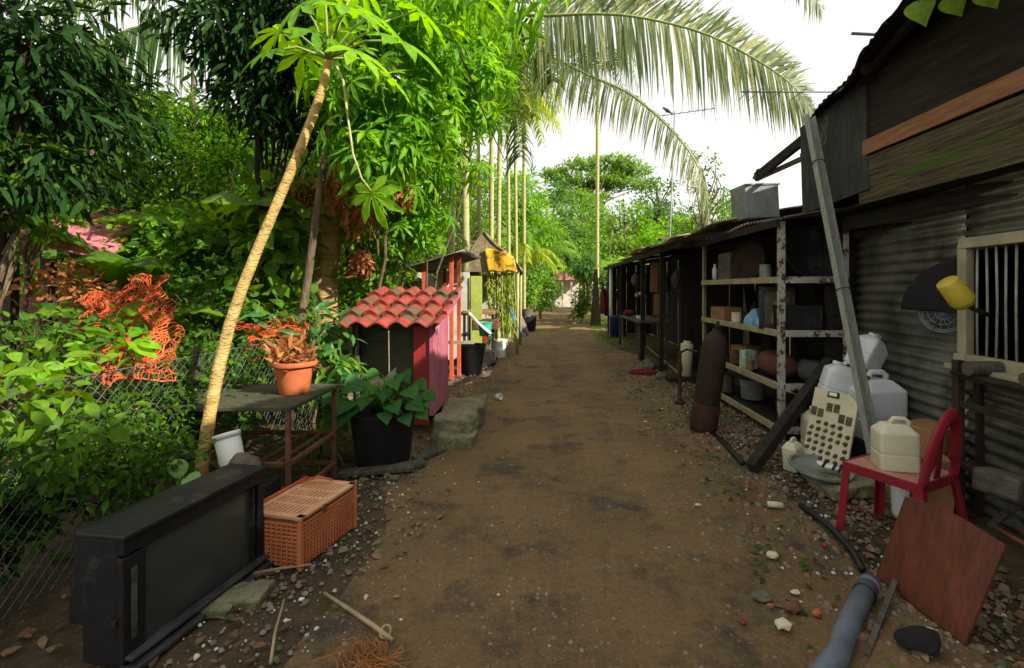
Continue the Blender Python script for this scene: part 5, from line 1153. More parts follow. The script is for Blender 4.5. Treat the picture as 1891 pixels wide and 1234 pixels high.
# ---- trees, top left; canopy shade painted into the leaves of the first two
T2('mango_tree', 'tree with shade coloured leaves overhanging the top left corner', 'tree', (-4.6, 3.9), [ell(60, 40, 3.4, (.42, .5, .40)), ell(-20, 200, 3.4, (.65, .6, .7)), ell(110, 240, 4.0, (.55, .5, .45)), ell(30, 120, 4.6, (.8, .6, .6))], 'lance', 190, 22, .17, G_shade, M_bark_dark, r0=.045, seed=11, droop=.6, k=16)
T2('mango_tree', 'tree with shade coloured leaves reaching across above the papaya trunk', 'tree', (-3.2, 5.9), [ell(470, 60, 5.0, (.65, .6, .40)), ell(520, 160, 5.2, (.50, .5, .55)), ell(330, 14, 4.5, (.22, .2, .06)), ell(560, 20, 5.0, (.5, .5, .5))], 'lance', 210, 24, .165, G_shade, M_bark_dark, r0=.05, seed=12, droop=.6, k=16)
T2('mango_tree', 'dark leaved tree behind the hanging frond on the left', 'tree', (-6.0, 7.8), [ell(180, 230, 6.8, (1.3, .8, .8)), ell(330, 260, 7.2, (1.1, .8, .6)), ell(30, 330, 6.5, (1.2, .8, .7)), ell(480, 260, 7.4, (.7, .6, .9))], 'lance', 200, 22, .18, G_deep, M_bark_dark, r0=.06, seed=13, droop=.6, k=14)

# ---- middle left
T2('leafy_tree', 'fine leaved yellowish green tree left of the papaya trunk', 'tree', (-4.6, 7.3), [ell(425, 330, 6.9, (.62, .6, .80)), ell(390, 260, 7.0, (.4, .5, .5))], 'ovate', 120, 20, .085, G_bright, r0=.05, seed=21)
T2('leafy_shrub', 'sunlit bright shrub above the pink roofed hut', 'shrub', (-4.9, 4.5), [ell(55, 395, 4.6, (.42, .35, .22))], 'ovate', 34, 16, .09, G_bright, r0=.03, seed=22, clump_r=.14)
T2('leafy_tree', 'dark tree with a thin red brown stem above the orange netting', 'tree', (-5.0, 6.3), [ell(230, 400, 6.3, (1.1, .7, .60)), ell(330, 450, 6.6, (.8, .6, .5)), ell(120, 350, 6.5, (.7, .6, .5))], 'ovate', 120, 18, .12, G_deep, r0=.05, seed=23)
T2('climbing_plant', 'big glossy leaved climber beside the thick palm trunk', 'plant', (-3.15, 5.8), [ell(520, 420, 5.6, (.40, .4, .60)), ell(500, 540, 5.5, (.40, .4, .35))], 'broad', 60, 8, .20, G_mid, r0=.04, seed=24, clump_r=.25)
T2('leafy_shrub', 'dark undergrowth shrub between the two orange nets', 'shrub', (-3.6, 5.3), [ell(380, 560, 5.2, (.55, .4, .45)), ell(420, 480, 5.6, (.6, .4, .4))], 'ovate', 70, 16, .12, G_deep, r0=.03, seed=25)
T2('leafy_shrub', 'yellowing shrub between the palm trunk and the shrine roof', 'shrub', (-2.25, 7.0), [ell(690, 500, 6.6, (.42, .4, .42)), ell(640, 560, 6.4, (.35, .3, .35))], 'ovate', 60, 14, .12, G_mid, r0=.03, seed=26)
T2('fern_shrub', 'pale fern like shrub under the thick palm trunk', 'shrub', (-2.35, 5.0), [ell(590, 640, 4.7, (.26, .2, .26)), ell(535, 610, 5.0, (.24, .2, .16))], 'lance', 30, 12, .20, G_blue, r0=.02, seed=27, upn=.4)
T2('leafy_shrub', 'low dark shrub in front of the brick wall on the left', 'shrub', (-4.4, 4.3), [ell(60, 620, 3.9, (.60, .4, .22)), ell(190, 640, 3.6, (.35, .3, .2))], 'ovate', 60, 14, .09, G_deep, r0=.02, seed=28, clump_r=.14)
# jungle backdrop trees, left
rr = random.Random(5)
lb = ['tall dense tree behind the far left of the jungle', 'dense tree behind the pink roofed hut', 'dense tree glimpsed below the hanging frond', 'dense tree closing the view left of the papaya trunk', 'dense tree behind the papaya crown', 'dense tree behind the palm trunk', 'dense tree left of the slender palms', 'tall tree behind the slender palm trunks']
for i, (x, y, h, rx) in enumerate(((-12.5, 9.5, 7.5, 2.0), (-10.0, 10.5, 6.6, 2.0), (-8.2, 11.0, 5.6, 1.7), (-6.9, 10.0, 5.0, 1.4), (-5.6, 10.6, 8.0, 1.7), (-4.3, 10.2, 7.6, 1.4), (-4.4, 13.5, 7.0, 1.5), (-4.8, 18.0, 7.0, 2.0))):
    es = [((x, y, h * .72), (rx, 1.1, h * .28)), ((x + rr.uniform(-.6, .6), y - .4, h * .38), (rx * 1.05, 1.0, h * .26)), ((x + rr.uniform(-.6, .6), y - .2, h * .14), (rx, .9, h * .15))]
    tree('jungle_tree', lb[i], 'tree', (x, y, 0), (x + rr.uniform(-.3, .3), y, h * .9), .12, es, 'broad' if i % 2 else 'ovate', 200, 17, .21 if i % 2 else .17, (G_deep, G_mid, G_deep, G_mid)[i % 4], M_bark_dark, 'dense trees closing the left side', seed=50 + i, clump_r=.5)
for i, (px, Y_, r0, l_) in enumerate(((355, 6.8, .05, 'thin reddish stem standing left of the papaya trunk'), (170, 5.6, .03, 'slender pale stem in front of the pink roof'), (665, 7.2, .05, 'straight brown stem behind the shrine roof'), (555, 6.6, .06, 'pale stem just left of the thick palm trunk'))):
    c = at(px, 500, Y_); mb = MB(); mb.tube([(c.x, Y_, -.05), (c.x + .03, Y_, 1.2), (c.x - .05, Y_, 2.4), (c.x + .04, Y_, 3.6), (c.x, Y_, 4.6)], [r0, r0 * .9, r0 * .8, r0 * .6, r0 * .4], 8)
    tg = single(mb, 'bare_stem', (M_bark, M_stick, M_bark, M_areca)[i], l_, 'tree', (c.x, Y_, 0), smooth=True)
# dead leaf clusters
for i, (px, py, Y_, s) in enumerate(((620, 345, 5.3, .15), (665, 390, 5.4, .18), (562, 350, 5.5, .14), (740, 350, 5.3, .12), (668, 480, 5.8, .13), (650, 300, 5.3, .10))):
    r_ = np.random.default_rng(60 + i); n = 110; c = at(px, py, Y_); q = rnd_ball(n, r_) * np.array([s, s, s * 1.3]) + np.array(c)
    V, F = place_leaves('lance', q, r_.normal(size=(n, 3)) * .5 + [0, 0, -1], r_.normal(size=(n, 3)), r_.uniform(.10, .2, n)); o = np_obj('dead_leaf_cluster', V, F, M_dried, None, tuple(c))
    tag(o, ('brown dead leaf cluster right of the papaya trunk middle', 'largest brown dead leaf cluster above the thick palm trunk', 'brown dead leaf cluster nearest the papaya trunk', 'small dead leaf cluster above the shrine roof', 'low dead leaf cluster beside the palm trunk', 'tiny dead leaf cluster highest beside the papaya trunk')[i], 'leaves', 'dead brown leaf clusters')

# ---- slender areca palms
gA = 'slender areca palms left of the path'
def areca(px, Y_, ytop, r0, label, seed, m=G_fronddark, nf=9, group=gA, fl=1.6, ground_x=None):
    x = (px - 1000) / FPX * Y_; h = at(px, ytop, Y_).z; t = thing('areca_palm', label, 'palm tree', (x, Y_, 0), group); r = random.Random(seed)
    mb = MB(); r0 *= .86; n = 40; lean = r.uniform(-.10, .10)
    mb.tube([(x + lean * (k / n) ** 2, Y_, -.05 + h * k / n) for k in range(n + 1)], [r0 * (1.25 if k < 2 else 1) * (1 + (.05 if k % 2 else 0)) for k in range(n + 1)], 10); mb.build('trunk', M_areca, t, smooth=True)
    tx = x + lean; mb = MB(); mb.tube([(tx, Y_, h - .02), (tx, Y_, h + .1), (tx, Y_, h + .5), (tx, Y_, h + .75)], [r0 * 1.0, r0 * 1.5, r0 * 1.2, r0 * .6], 10); mb.build('crownshaft', M_areca_green, t, smooth=True)
    for k in range(nf):
        a = 2 * math.pi * (k + r.random() * .6) / nf; c = Vector((tx, Y_, h + .68)); L_ = fl * r.uniform(.85, 1.15)
        pts = [c + Vector((math.cos(a) * q * L_, math.sin(a) * q * L_, z * L_)) for q, z in ((0, 0), (.25, .32), (.58, .40), (.88, .15), (1.05, -.28))]
        add_frond(t, pts, lambda t_: (.62 - .35 * t_) * fl / 1.25, n=30, droop=.22, lm=m, width=.05, seed=seed * 10 + k, rr=.014)
    return t
areca(813, 10.4, 215, .055, 'areca palm farthest left of the slender group, partly veiled by leaves', 1)
areca(832, 10.6, 150, .085, 'second areca palm from the left, just left of the thickest trunk', 2)
areca(861, 10.35, 158, .090, 'thickest tallest areca palm, third from the left', 3)
areca(886, 13.4, 210, .055, 'thin areca palm rising directly behind the hut roof peak', 4)
areca(907, 13.2, 195, .075, 'areca palm left one of the close pair behind the hut', 5)
areca(920, 14.0, 210, .075, 'areca palm right one of the close pair behind the hut', 6)
areca(940, 14.6, 225, .06, 'short crowned areca palm right of the close pair', 7, m=G_yellow)
areca(954, 15.6, 240, .06, 'yellowing areca palm second from the right of the group', 8, m=G_yellow)
areca(968, 17.5, 262, .07, 'rightmost areca palm of the group with yellow green fronds', 9, m=G_yellow, fl=1.5)
areca(1103, 20.3, 165, .088, 'lone very tall areca palm beside the far end of the shed', 10, group=None, fl=1.7)
mb = MB(); x_ = (1100 - 1000) / FPX * 19.5
for k in range(30):
    a = k * 2.4; mb.tube([(x_ + .05 * math.cos(a), 19.5 + .05 * math.sin(a), 2.3 - .02 * k), (x_ + .13 * math.cos(a), 19.5 + .13 * math.sin(a), 1.0), (x_ + .2 * math.cos(a), 19.5 + .2 * math.sin(a), 0)], [.02, .022, .025], 5)
single(mb, 'rooted_stump', M_clump_root, 'shaggy brown rooted stump below the lone tall palm', 'stump', (x_, 19.5, 0))
# low clumping palms under the arecas
for i, (px, Y_, h, m, l_) in enumerate(((757, 9.9, 2.2, G_fronddark, 'dark low palm clump behind the red post shelter'), (955, 18.5, 3.6, G_yellow, 'yellow green palm clump left of the path'), (960, 20.0, 4.4, G_mid, 'taller mid green palm clump behind the yellow one'), (1000, 24.0, 4.0, G_far, 'feathery palm clump over the bend of the path'))):
    x = (px - 1000) / FPX * Y_; t = thing('palm_clump', l_, 'palm tree', (x, Y_, 0)); r = random.Random(70 + i)
    mb = MB()
    for k in range(5): mb.tube([(x + r.uniform(-.15, .15), Y_ + r.uniform(-.15, .15), -.05), (x + r.uniform(-.3, .3), Y_, h * .45)], [.04, .03], 6)
    mb.build('stems', M_areca_green, t, smooth=True)
    for k in range(11):
        a = 2 * math.pi * k / 11 + r.random(); c = Vector((x, Y_, h * r.uniform(.35, .5))); L_ = h * .42 * r.uniform(.8, 1.15)
        add_frond(t, [c + Vector((math.cos(a) * q * L_, math.sin(a) * q * L_, z * L_)) for q, z in ((0, 0), (.2, .7), (.5, 1.05), (.9, 1.0), (1.2, .6))], lambda t_: h * .16 - h * .08 * t_, n=34, droop=.25, lm=m, width=.06, seed=700 + i * 20 + k, rr=.014)
# vines hanging below the hut
mb = MB(); r = random.Random(3); P = []; D = []
vt = thing('hanging_vines', 'curtain of thin yellowish vines hanging under the hut roof edge', 'vine', (-.95, 11.0, 1.2))
for k in range(34):
    x = r.uniform(-1.22, -.58); z0 = 1.86; z1 = r.uniform(.15, 1.1); y = 11.0 + r.uniform(-.08, .12)
    mb.tube([(x, y, z0), (x + r.uniform(-.05, .05), y, (z0 + z1) / 2), (x + r.uniform(-.06, .06), y, z1)], .010, 4)
    for _ in range(16): P.append((x + r.uniform(-.06, .06), y - .02, r.uniform(z1, z0))); D.append((r.uniform(-1, 1), r.uniform(-.5, .2), -1.2))
P = np.array(P); n = len(P); V, F = place_leaves('lance', P, np.array(D), np.random.default_rng(1).normal(size=(n, 3)) + [.5, -1, .5], np.full(n, .15)); mb.build('vine_stems', M_areca, vt); np_obj('vine_leaves', V, F, G_yellow, vt)

# ---- background trees
gB = 'trees beyond the end of the path'
def far(label, base_px, Y_, ells, tm, n, per, s, lm, r0=.3, seed=0, bm=M_bark, k=14, cr=.9, **kk):
    return tree('far_tree', label, 'tree', ((base_px - 1000) / FPX * Y_, Y_, 0), Vector(ells[0][0]), r0, ells, tm, n, per, s, lm, bm, gB, seed=seed, k=k, clump_r=cr, **kk)
far('flat topped umbrella shaped tree highest on the skyline left of the lone palm', 1075, 52, [ell(1085, 335, 52, (4.2, 3, .5)), ell(1110, 303, 52, (4.6, 3, .45)), ell(1165, 315, 53, (2.6, 2, .4)), ell(1055, 365, 50, (4.0, 3, .5)), ell(1150, 340, 52, (3.5, 2, .4)), ell(1030, 322, 54, (2.0, 2, .4))], 'ovate', 620, 16, .36, G_far, seed=80, k=40, upn=2, droop=.1, hollow=.1, cr=.5)
far('round leafy tree right of the lone tall palm', 1160, 30, [ell(1150, 420, 30, (2.2, 2, 1.6)), ell(1125, 470, 29, (1.8, 1.5, 1.4)), ell(1190, 450, 31, (1.7, 1.5, 1.4))], 'ovate', 200, 18, .27, G_far, seed=81, cr=.5)
far('dusky tree with a thin top behind the drooping frond tip', 1225, 33, [ell(1215, 365, 33, (1.5, 1.5, 1.3)), ell(1235, 410, 32, (2.0, 1.5, 1.2))], 'ovate', 120, 14, .25, G_far2, seed=82, cr=.5)
far('bright leafy tree over the middle of the shed roof', 1230, 24, [ell(1245, 440, 24, (1.6, 1.5, .9)), ell(1200, 455, 23, (1.2, 1, .7))], 'ovate', 130, 16, .20, G_bright, seed=83, cr=.4)
far('open airy tree with visible branches near the tin box', 1300, 19, [ell(1298, 310, 19, (.75, .7, .75)), ell(1325, 365, 19, (.6, .6, .5)), ell(1280, 360, 19, (.5, .5, .5))], 'ovate', 52, 10, .14, G_far2, r0=.10, seed=84, k=30, cr=.3)
far('dense leafy tree directly left of the tin box', 1320, 20, [ell(1320, 410, 20, (1.1, 1, .85)), ell(1345, 385, 21, (.65, .6, .6)), ell(1280, 430, 20, (.9, .8, .6))], 'ovate', 150, 16, .16, G_far, r0=.15, seed=85, cr=.35)
far('tall dense tree left of the umbrella tree', 1010, 40, [ell(1005, 400, 40, (3.2, 3, 2.6)), ell(985, 460, 38, (2.6, 2, 2.4)), ell(1040, 450, 42, (3.0, 2, 2.2))], 'ovate', 220, 18, .34, G_far2, seed=86, cr=.7)
far('layered tree between the umbrella tree and the far pavilion', 1080, 46, [ell(1075, 400, 46, (3.2, 3, 1.8)), ell(1110, 430, 45, (3, 2, 1.6)), ell(1060, 450, 44, (2.6, 2, 1.8))], 'ovate', 200, 18, .36, G_far, seed=87, cr=.7)
far('shaded tree right behind the far pavilion', 1090, 42, [ell(1085, 480, 42, (3.0, 2, 2.0)), ell(1050, 500, 43, (2.4, 2, 1.6))], 'ovate', 150, 18, .32, G_far2, seed=88, cr=.7)
far('tree seen between the slender palm trunks', 890, 30, [ell(880, 400, 30, (2.5, 2, 2.6)), ell(830, 440, 28, (2.2, 2, 2.4)), ell(930, 430, 32, (2.0, 2, 2.2)), ell(900, 330, 34, (2.6, 2, 1.0))], 'ovate', 260, 18, .28, G_far, seed=89, cr=.6)
far('pale green tree far behind the slender palms', 800, 34, [ell(790, 350, 34, (3.5, 2, 3.2)), ell(730, 400, 32, (3, 2, 3.2)), ell(780, 470, 30, (2.6, 2, 2.0))], 'ovate', 240, 18, .32, G_far2, seed=90, cr=.7)
T2('path_bush', 'rounded leafy bush at the left edge where the path bends', 'bush', (-.55, 21), [ell(978, 505, 21, (.95, .9, 1.1)), ell(1005, 540, 22, (.75, .7, .7)), ell(955, 540, 20, (.7, .7, .8))], 'ovate', 150, 20, .16, G_far, r0=.06, seed=91, clump_r=.35)
T2('path_bush', 'small dark bush below the lone tall palm', 'bush', (1.75, 21.5), [ell(1078, 555, 21.5, (.42, .4, .50)), ell(1068, 575, 21.5, (.3, .3, .3))], 'ovate', 60, 16, .13, G_deep, r0=.04, seed=92, clump_r=.25)
T2('path_bush', 'dusky hanging leaved bush above the dark one by the lone palm', 'bush', (1.9, 22.5), [ell(1082, 490, 22.5, (.55, .5, .55))], 'lance', 60, 14, .30, G_far2, r0=.05, seed=93, clump_r=.3, droop=1)
far('sunlit tree directly behind the slender palm trunks', 870, 25, [ell(850, 310, 25, (1.9, 1.5, 1.2)), ell(920, 350, 26, (1.6, 1.5, 1.2)), ell(800, 380, 25, (1.6, 1.4, 1.6)), ell(880, 420, 25, (2.0, 1.5, 1.5))], 'ovate', 300, 18, .20, G_far, seed=94, cr=.45)
far('feathery bright tree left of the bend with its crown near the palms', 965, 30, [ell(960, 370, 30, (1.6, 1.5, 1.5)), ell(985, 430, 30, (1.6, 1.5, 1.5))], 'lance', 150, 18, .40, G_bright, seed=95, cr=.5)
# banana plants
def banana(label, px, Y_, h, n, seed, m=G_bright):
    x = (px - 1000) / FPX * Y_; t = thing('banana_plant', label, 'banana plant', (x, Y_, 0), 'banana plants behind the shed'); r = random.Random(seed)
    mb = MB(); mb.tube([(x, Y_, -.05), (x, Y_, h * .35), (x, Y_, h * .6)], [.12, .10, .06], 10); mb.build('stem', M_areca_green, t, smooth=True)
    for k in range(n):
        a = 2 * math.pi * k / n + r.random() * .6; L_ = h * r.uniform(.5, .7); el = r.uniform(.7, 1.3); wv_ = h * .085
        def lf(u, v, a=a, L_=L_, el=el):
            q = v; rx = L_ * (q * .75); z = h * .55 + L_ * (q * el - q * q * (el * .75)); w__ = wv_ * math.sin(math.pi * min(1, q * .92 + .06)) ** .6; s = (u - .5) * 2
            rip = .02 * math.sin(q * 40 + u)
            return Vector((x + math.cos(a) * rx - math.sin(a) * s * w__, Y_ + math.sin(a) * rx + math.cos(a) * s * w__, z - abs(s) * w__ * .5 + rip))
        mb = MB(); mb.grid(lf, 5, 16); mb.build('leaf', m, t, smooth=True)
    return t
banana('pale broken banana plant left of the lone tall palm', 1072, 24, 3.6, 7, 1)
banana('banana plant just right of the lone tall palm', 1150, 21, 3.3, 8, 2, G_far)
banana('banana plant over the pale sheets of the shed roof', 1175, 18.5, 3.3, 8, 3)
banana('banana plant behind the middle of the shed roof', 1225, 17.5, 3.2, 8, 4, G_far)
banana('banana plant farthest right behind the shed roof', 1270, 18, 3.6, 8, 5, G_far2)
def banana2(label, x, Y_, h, n, seed, m):
    t = banana(label, 1000 + x / Y_ * FPX, Y_, h, n, seed, m); t['group'] = 'banana plants in the left jungle'; return t
banana2('dark banana plant low behind the left shrubs', -4.5, 5.4, 2.6, 8, 11, G_deep)
banana2('banana plant with yellowing leaves left of the papaya trunk', -3.75, 6.2, 3.4, 7, 12, G_mid)
banana2('broad leaved banana plant beside the orange netting', -3.9, 4.6, 1.7, 7, 13, G_mid)
T2('leafy_shrub', 'sunlit yellow green shrub in the middle of the left jungle', 'shrub', (-4.9, 6.0), [ell(250, 500, 5.6, (.45, .3, .30)), ell(330, 420, 5.8, (.35, .3, .25))], 'ovate', 70, 14, .09, G_bright, r0=.02, seed=29)
T2('leafy_shrub', 'sunlit small leaved shrub under the fine leaved tree', 'shrub', (-3.7, 6.4), [ell(440, 440, 6.2, (.45, .3, .3)), ell(380, 500, 6.0, (.35, .3, .25))], 'ovate', 60, 16, .075, G_bright, r0=.02, seed=30)
T2('leafy_shrub', 'reddish leaved shrub behind the orange netting', 'shrub', (-4.0, 4.9), [ell(200, 560, 4.6, (.40, .3, .25)), ell(110, 520, 4.6, (.3, .3, .2))], 'ovate', 40, 14, .08, M_dried, r0=.02, seed=32, clump_r=.14)
T2('leafy_tree', 'dark tangle of broad leaves at the far left edge', 'tree', (-4.3, 3.7), [ell(20, 330, 3.6, (.45, .4, .35)), ell(110, 300, 3.8, (.3, .3, .2))], 'broad', 40, 10, .09, G_deep, r0=.03, seed=33, clump_r=.15)
# far forest mass
r_ = np.random.default_rng(99); n = 17000
xs = r_.uniform(-75, 75, n); ys_ = 66 + r_.normal(size=n) * 3 + np.abs(xs) * -.18; hh = (9 + 2.0 * np.sin(xs * .17) + 1.5 * np.sin(xs * .43 + 1)); zs = r_.random(n) ** .8 * hh
V, F = place_leaves('ovate', np.stack([xs, ys_, zs], 1), r_.normal(size=(n, 3)) + [0, 0, -.4], r_.normal(size=(n, 3)) * .5 + [0, -.5, 1], r_.uniform(.9, 1.7, n)); o = np_obj('far_forest', V, F, G_far2); tag(o, 'far off mass of forest behind everything', 'forest', kind='stuff')

# ---- antenna with bird
ta = thing('tv_antenna', 'tall thin television antenna on a pole behind the shed', 'antenna', (4.5, 17.2, 0))
c1 = at(1236, 470, 17.2); c2 = at(1246, 205, 17.2); mb = MB(); mb.tube([(c1.x - .05, 17.2, 0), c1, c2], .024, 8); mb.build('mast', M_zinc_grey, ta, smooth=True)
mb = MB(); mb.tube([at(1221, 214, 17.2), at(1321, 200, 17.2)], .017, 6); mb.build('boom', M_bluegrey, ta)
for k in range(7):
    c = at(1226 + k * 15, 213.3 - k * 2.1, 17.2); hw = .22 + .02 * k; mb = MB(); mb.tube([c + Vector((-.02, -hw, .0)), c + Vector((.02, hw, 0))], .008, 5); mb.build('element', M_bluegrey, ta)
bd = thing('bird', 'small dark bird perched on the left end of the tall antenna', 'bird', tuple(at(1231, 211, 17.2)))
c = at(1231, 207, 17.2); mb = MB()
body = [(-.17, .0, .14), (-.10, 0, .10), (.0, 0, .035), (.07, 0, -.01), (.12, 0, -.05), (.22, 0, -.12)]
mb.tube([c + Vector(p) + Vector((0, 0, .02)) for p in [(-.15, 0, .12), (-.12, 0, .125), (-.08, 0, .11), (-.05, 0, .085), (0, 0, .05), (.06, 0, .01), (.12, 0, -.03), (.17, 0, -.06), (.27, 0, -.12)]], [.008, .034, .040, .040, .062, .060, .035, .022, .014], 12)
mb.tube([c + Vector((-.14, 0, .14)), c + Vector((-.20, 0, .135))], [.012, .002], 6)
mb.tube([c + Vector((0, .015, .02)), c + Vector((-.01, .015, -.05))], .006, 5); mb.tube([c + Vector((.02, -.015, .02)), c + Vector((.01, -.015, -.05))], .006, 5)
mb.build('body', mat('bird_feathers', (.07, .06, .055), (.03, .028, .03), scale=20, bump=.1), bd, smooth=True)

# ============================================================ foreground left
fc = thing('chain_link_fence', 'overgrown grey chain link fence along the left side of the path', 'fence', (-2.38, 4.5, 0))
FXn = -2.38; mb = MB()
def fz(x, y): return .03 * math.sin(y * 2.1) + FXn
cell = .07; y0, y1, zt = 1.15, 8.2, 1.02
def wire(ya, za, yb, zb, r=.0017):
    mb.tube([(fz(0, ya), ya, za), (fz(0, (ya + yb) / 2) + .004, (ya + yb) / 2, (za + zb) / 2), (fz(0, yb), yb, zb)], r, 3, cap=False)
k = 0; y = y0 - zt
while y < y1:
    for sgn in (1, -1):
        a0, a1 = (y, y + zt) if sgn > 0 else (y + zt, y)
        for q in range(3):
            ya = a0 + (a1 - a0) * q / 3; yb = a0 + (a1 - a0) * (q + 1) / 3
            if min(ya, yb) < y0 or max(ya, yb) > y1: continue
            wire(ya, zt * q / 3 + .02, yb, zt * (q + 1) / 3 + .02)
    y += cell
mb.build('wire_mesh', M_wire, fc)
for yy in (1.2, 3.35, 5.5, 7.6):
    mb = MB(); mb.tube([(fz(0, yy) - .03, yy, -.1), (fz(0, yy) - .03, yy, 1.1)], .022, 8); mb.build('post', M_bark_dark, fc, smooth=True)
mb = MB(); mb.tube([(fz(0, y_), y_, 1.04) for y_ in np.linspace(1.15, 8.2, 30)], .004, 5); mb.build('top_wire', M_wire, fc)
def net(label, fn, nu, nv, mid):
    mb = MB(); fn0 = fn
    from mathutils import noise
    def fn(u, v): p = fn0(u, v); return p + noise.noise_vector(p * 9) * .05 + noise.noise_vector(p * 31) * .018
    for i in range(nu + 1): mb.tube([fn(i / nu, j / (nv * 2)) for j in range(nv * 2 + 1)], .0034, 3, cap=False)
    for j in range(nv + 1): mb.tube([fn(i / (nu * 2), j / nv) for i in range(nu * 2 + 1)], .0042, 3, cap=False)
    return single(mb, 'safety_net', M_net, label, 'net', tuple(mid), 'orange plastic safety netting')
def nf1(u, v):
    a = at(140, 560, 4.1).lerp(at(318, 500, 4.2), u); b = at(130, 690, 3.7).lerp(at(322, 700, 3.7), u)
    p = a.lerp(b, v); return p + Vector((.04 * math.sin(9 * v + 3 * u), .08 * math.sin(11 * u + 3 * v) + .05 * math.sin(19 * v + 14 * u), .04 * math.sin(13 * u) + .03 * math.sin(23 * u + 9 * v)))
net('orange plastic safety net hanging above the left fence', nf1, 46, 46, at(240, 620, 3.9))
def nf2(u, v):
    a = at(430, 600, 4.6).lerp(at(568, 590, 4.7), u); b = at(455, 668, 4.4).lerp(at(560, 662, 4.45), u)
    p = a.lerp(b, v); return p + Vector((.03 * math.sin(9 * v), .12 * math.sin(12 * u + 2 * v) + .06 * math.sin(17 * v), .06 * math.sin(2 + 8 * u) * (1 - v)))
net('crumpled orange net bunched behind the flower pot', nf2, 44, 26, at(500, 630, 4.6))
def nf3(u, v):
    a = at(200, 640, 3.2).lerp(at(300, 620, 3.3), u); b = at(165, 705, 2.9).lerp(at(300, 700, 3.0), u); p = a.lerp(b, v); return p + Vector((0, .07 * math.sin(14 * u), .03 * math.sin(9 * v + 8 * u)))
net('lower crumpled orange net caught on the left fence top', nf3, 36, 20, at(240, 670, 3.1))

def patch(name, label, cat, base, ells, tm, n, per, s, lm, seed, group=None, **k):
    return tree(name, label, cat, (base[0], base[1], 0), (base[0], base[1], ells[0][0][2]), .012, ells, tm, n, per, s, lm, M_bark_dark, group, seed=seed, k=10, **k)
patch('leafy_bush', 'sunlit bright green bush at the far left edge of the photo', 'bush', (-2.5, 2.2), [ell(40, 690, 2.15, (.26, .25, .16)), ell(95, 760, 2.2, (.22, .2, .14)), ell(-30, 780, 1.95, (.25, .2, .2))], 'ovate', 24, 8, .10, G_mid, 101, clump_r=.13)
patch('leafy_bush', 'dark leafy bush growing through the fence behind the television', 'bush', (-2.3, 2.6), [ell(130, 820, 2.4, (.28, .3, .18)), ell(290, 840, 2.75, (.22, .2, .12)), ell(200, 880, 2.7, (.25, .2, .15)), ell(90, 850, 2.55, (.16, .2, .12))], 'ovate', 100, 14, .055, G_deep, 102, clump_r=.16)
patch('leafy_bush', 'shaded tangle of small leaves on the fence left of the papaya', 'bush', (-2.65, 3.3), [ell(290, 750, 3.3, (.35, .3, .25)), ell(220, 780, 3.2, (.3, .25, .25)), ell(340, 720, 3.4, (.25, .2, .2))], 'ovate', 90, 14, .055, G_deep, 103, clump_r=.16)
patch('leafy_bush', 'weeds with shade coloured leaves at the lower left below the fence wires', 'bush', (-2.65, 2.3), [ell(-70, 1000, 2.2, (.12, .25, .20)), ell(40, 940, 2.45, (.10, .2, .14))], 'ovate', 90, 14, .055, G_shade, 104, clump_r=.15)  # deep shade by the fence put into the leaf colour
patch('leafy_bush', 'pair of broad bright leaves in front of the orange net', 'bush', (-2.75, 3.0), [ell(165, 640, 2.9, (.22, .15, .05)), ell(110, 665, 2.7, (.2, .15, .06))], 'ovate', 9, 6, .14, G_bright, 105, clump_r=.12, droop=0)
patch('leafy_bush', 'leafy undergrowth below the table with the flower pot', 'bush', (-2.7, 4.3), [ell(400, 700, 4.3, (.5, .3, .25)), ell(480, 690, 4.5, (.35, .3, .2)), ell(330, 660, 4.4, (.4, .3, .25))], 'ovate', 60, 12, .09, G_deep, 106, clump_r=.18)
patch('leafy_bush', 'thin green shoots beside the planter tub and table legs', 'bush', (-1.95, 4.25), [ell(590, 690, 4.2, (.2, .15, .2)), ell(600, 800, 4.1, (.2, .15, .15))], 'lance', 20, 10, .14, G_mid, 107, clump_r=.15)
patch('leafy_bush', 'small leaved vine mound covering the fence top behind the papaya', 'bush', (-2.6, 3.9), [ell(430, 660, 3.95, (.30, .25, .16)), ell(360, 690, 3.6, (.25, .2, .16)), ell(300, 690, 3.3, (.25, .2, .12)), ell(500, 660, 4.3, (.25, .2, .12))], 'ovate', 80, 14, .06, G_deep, 108, clump_r=.14)
patch('leafy_bush', 'twiggy bush between the fence wires and the white pipe', 'bush', (-2.45, 3.3), [ell(330, 780, 3.1, (.18, .15, .2)), ell(250, 760, 2.9, (.2, .15, .18))], 'ovate', 60, 12, .045, G_deep, 109, clump_r=.12)
pl2 = thing('pale_leaf_plant', 'small plant with one big pale green leaf behind the television', 'plant', (-2.02, 2.72, 0))
c = at(330, 862, 2.72); mb = MB(); mb.tube([(c.x - .05, 2.78, 0), (c.x, 2.76, .3), c], .006, 6); mb.build('stem', M_areca_green, pl2, smooth=True)
V, F = place_leaves('heart', np.array([tuple(at(332, 848, 2.70)), tuple(at(345, 880, 2.66)), tuple(at(405, 880, 2.8))]), np.array([(0, -.3, -1), (.8, -.2, -.4), (.1, -.3, -.6)], float), np.array([(.2, -1, .4), (.1, -.6, 1), (.3, -.6, .9)], float), np.array([.12, .10, .12])); np_obj('leaves', V, F, G_pale, pl2)
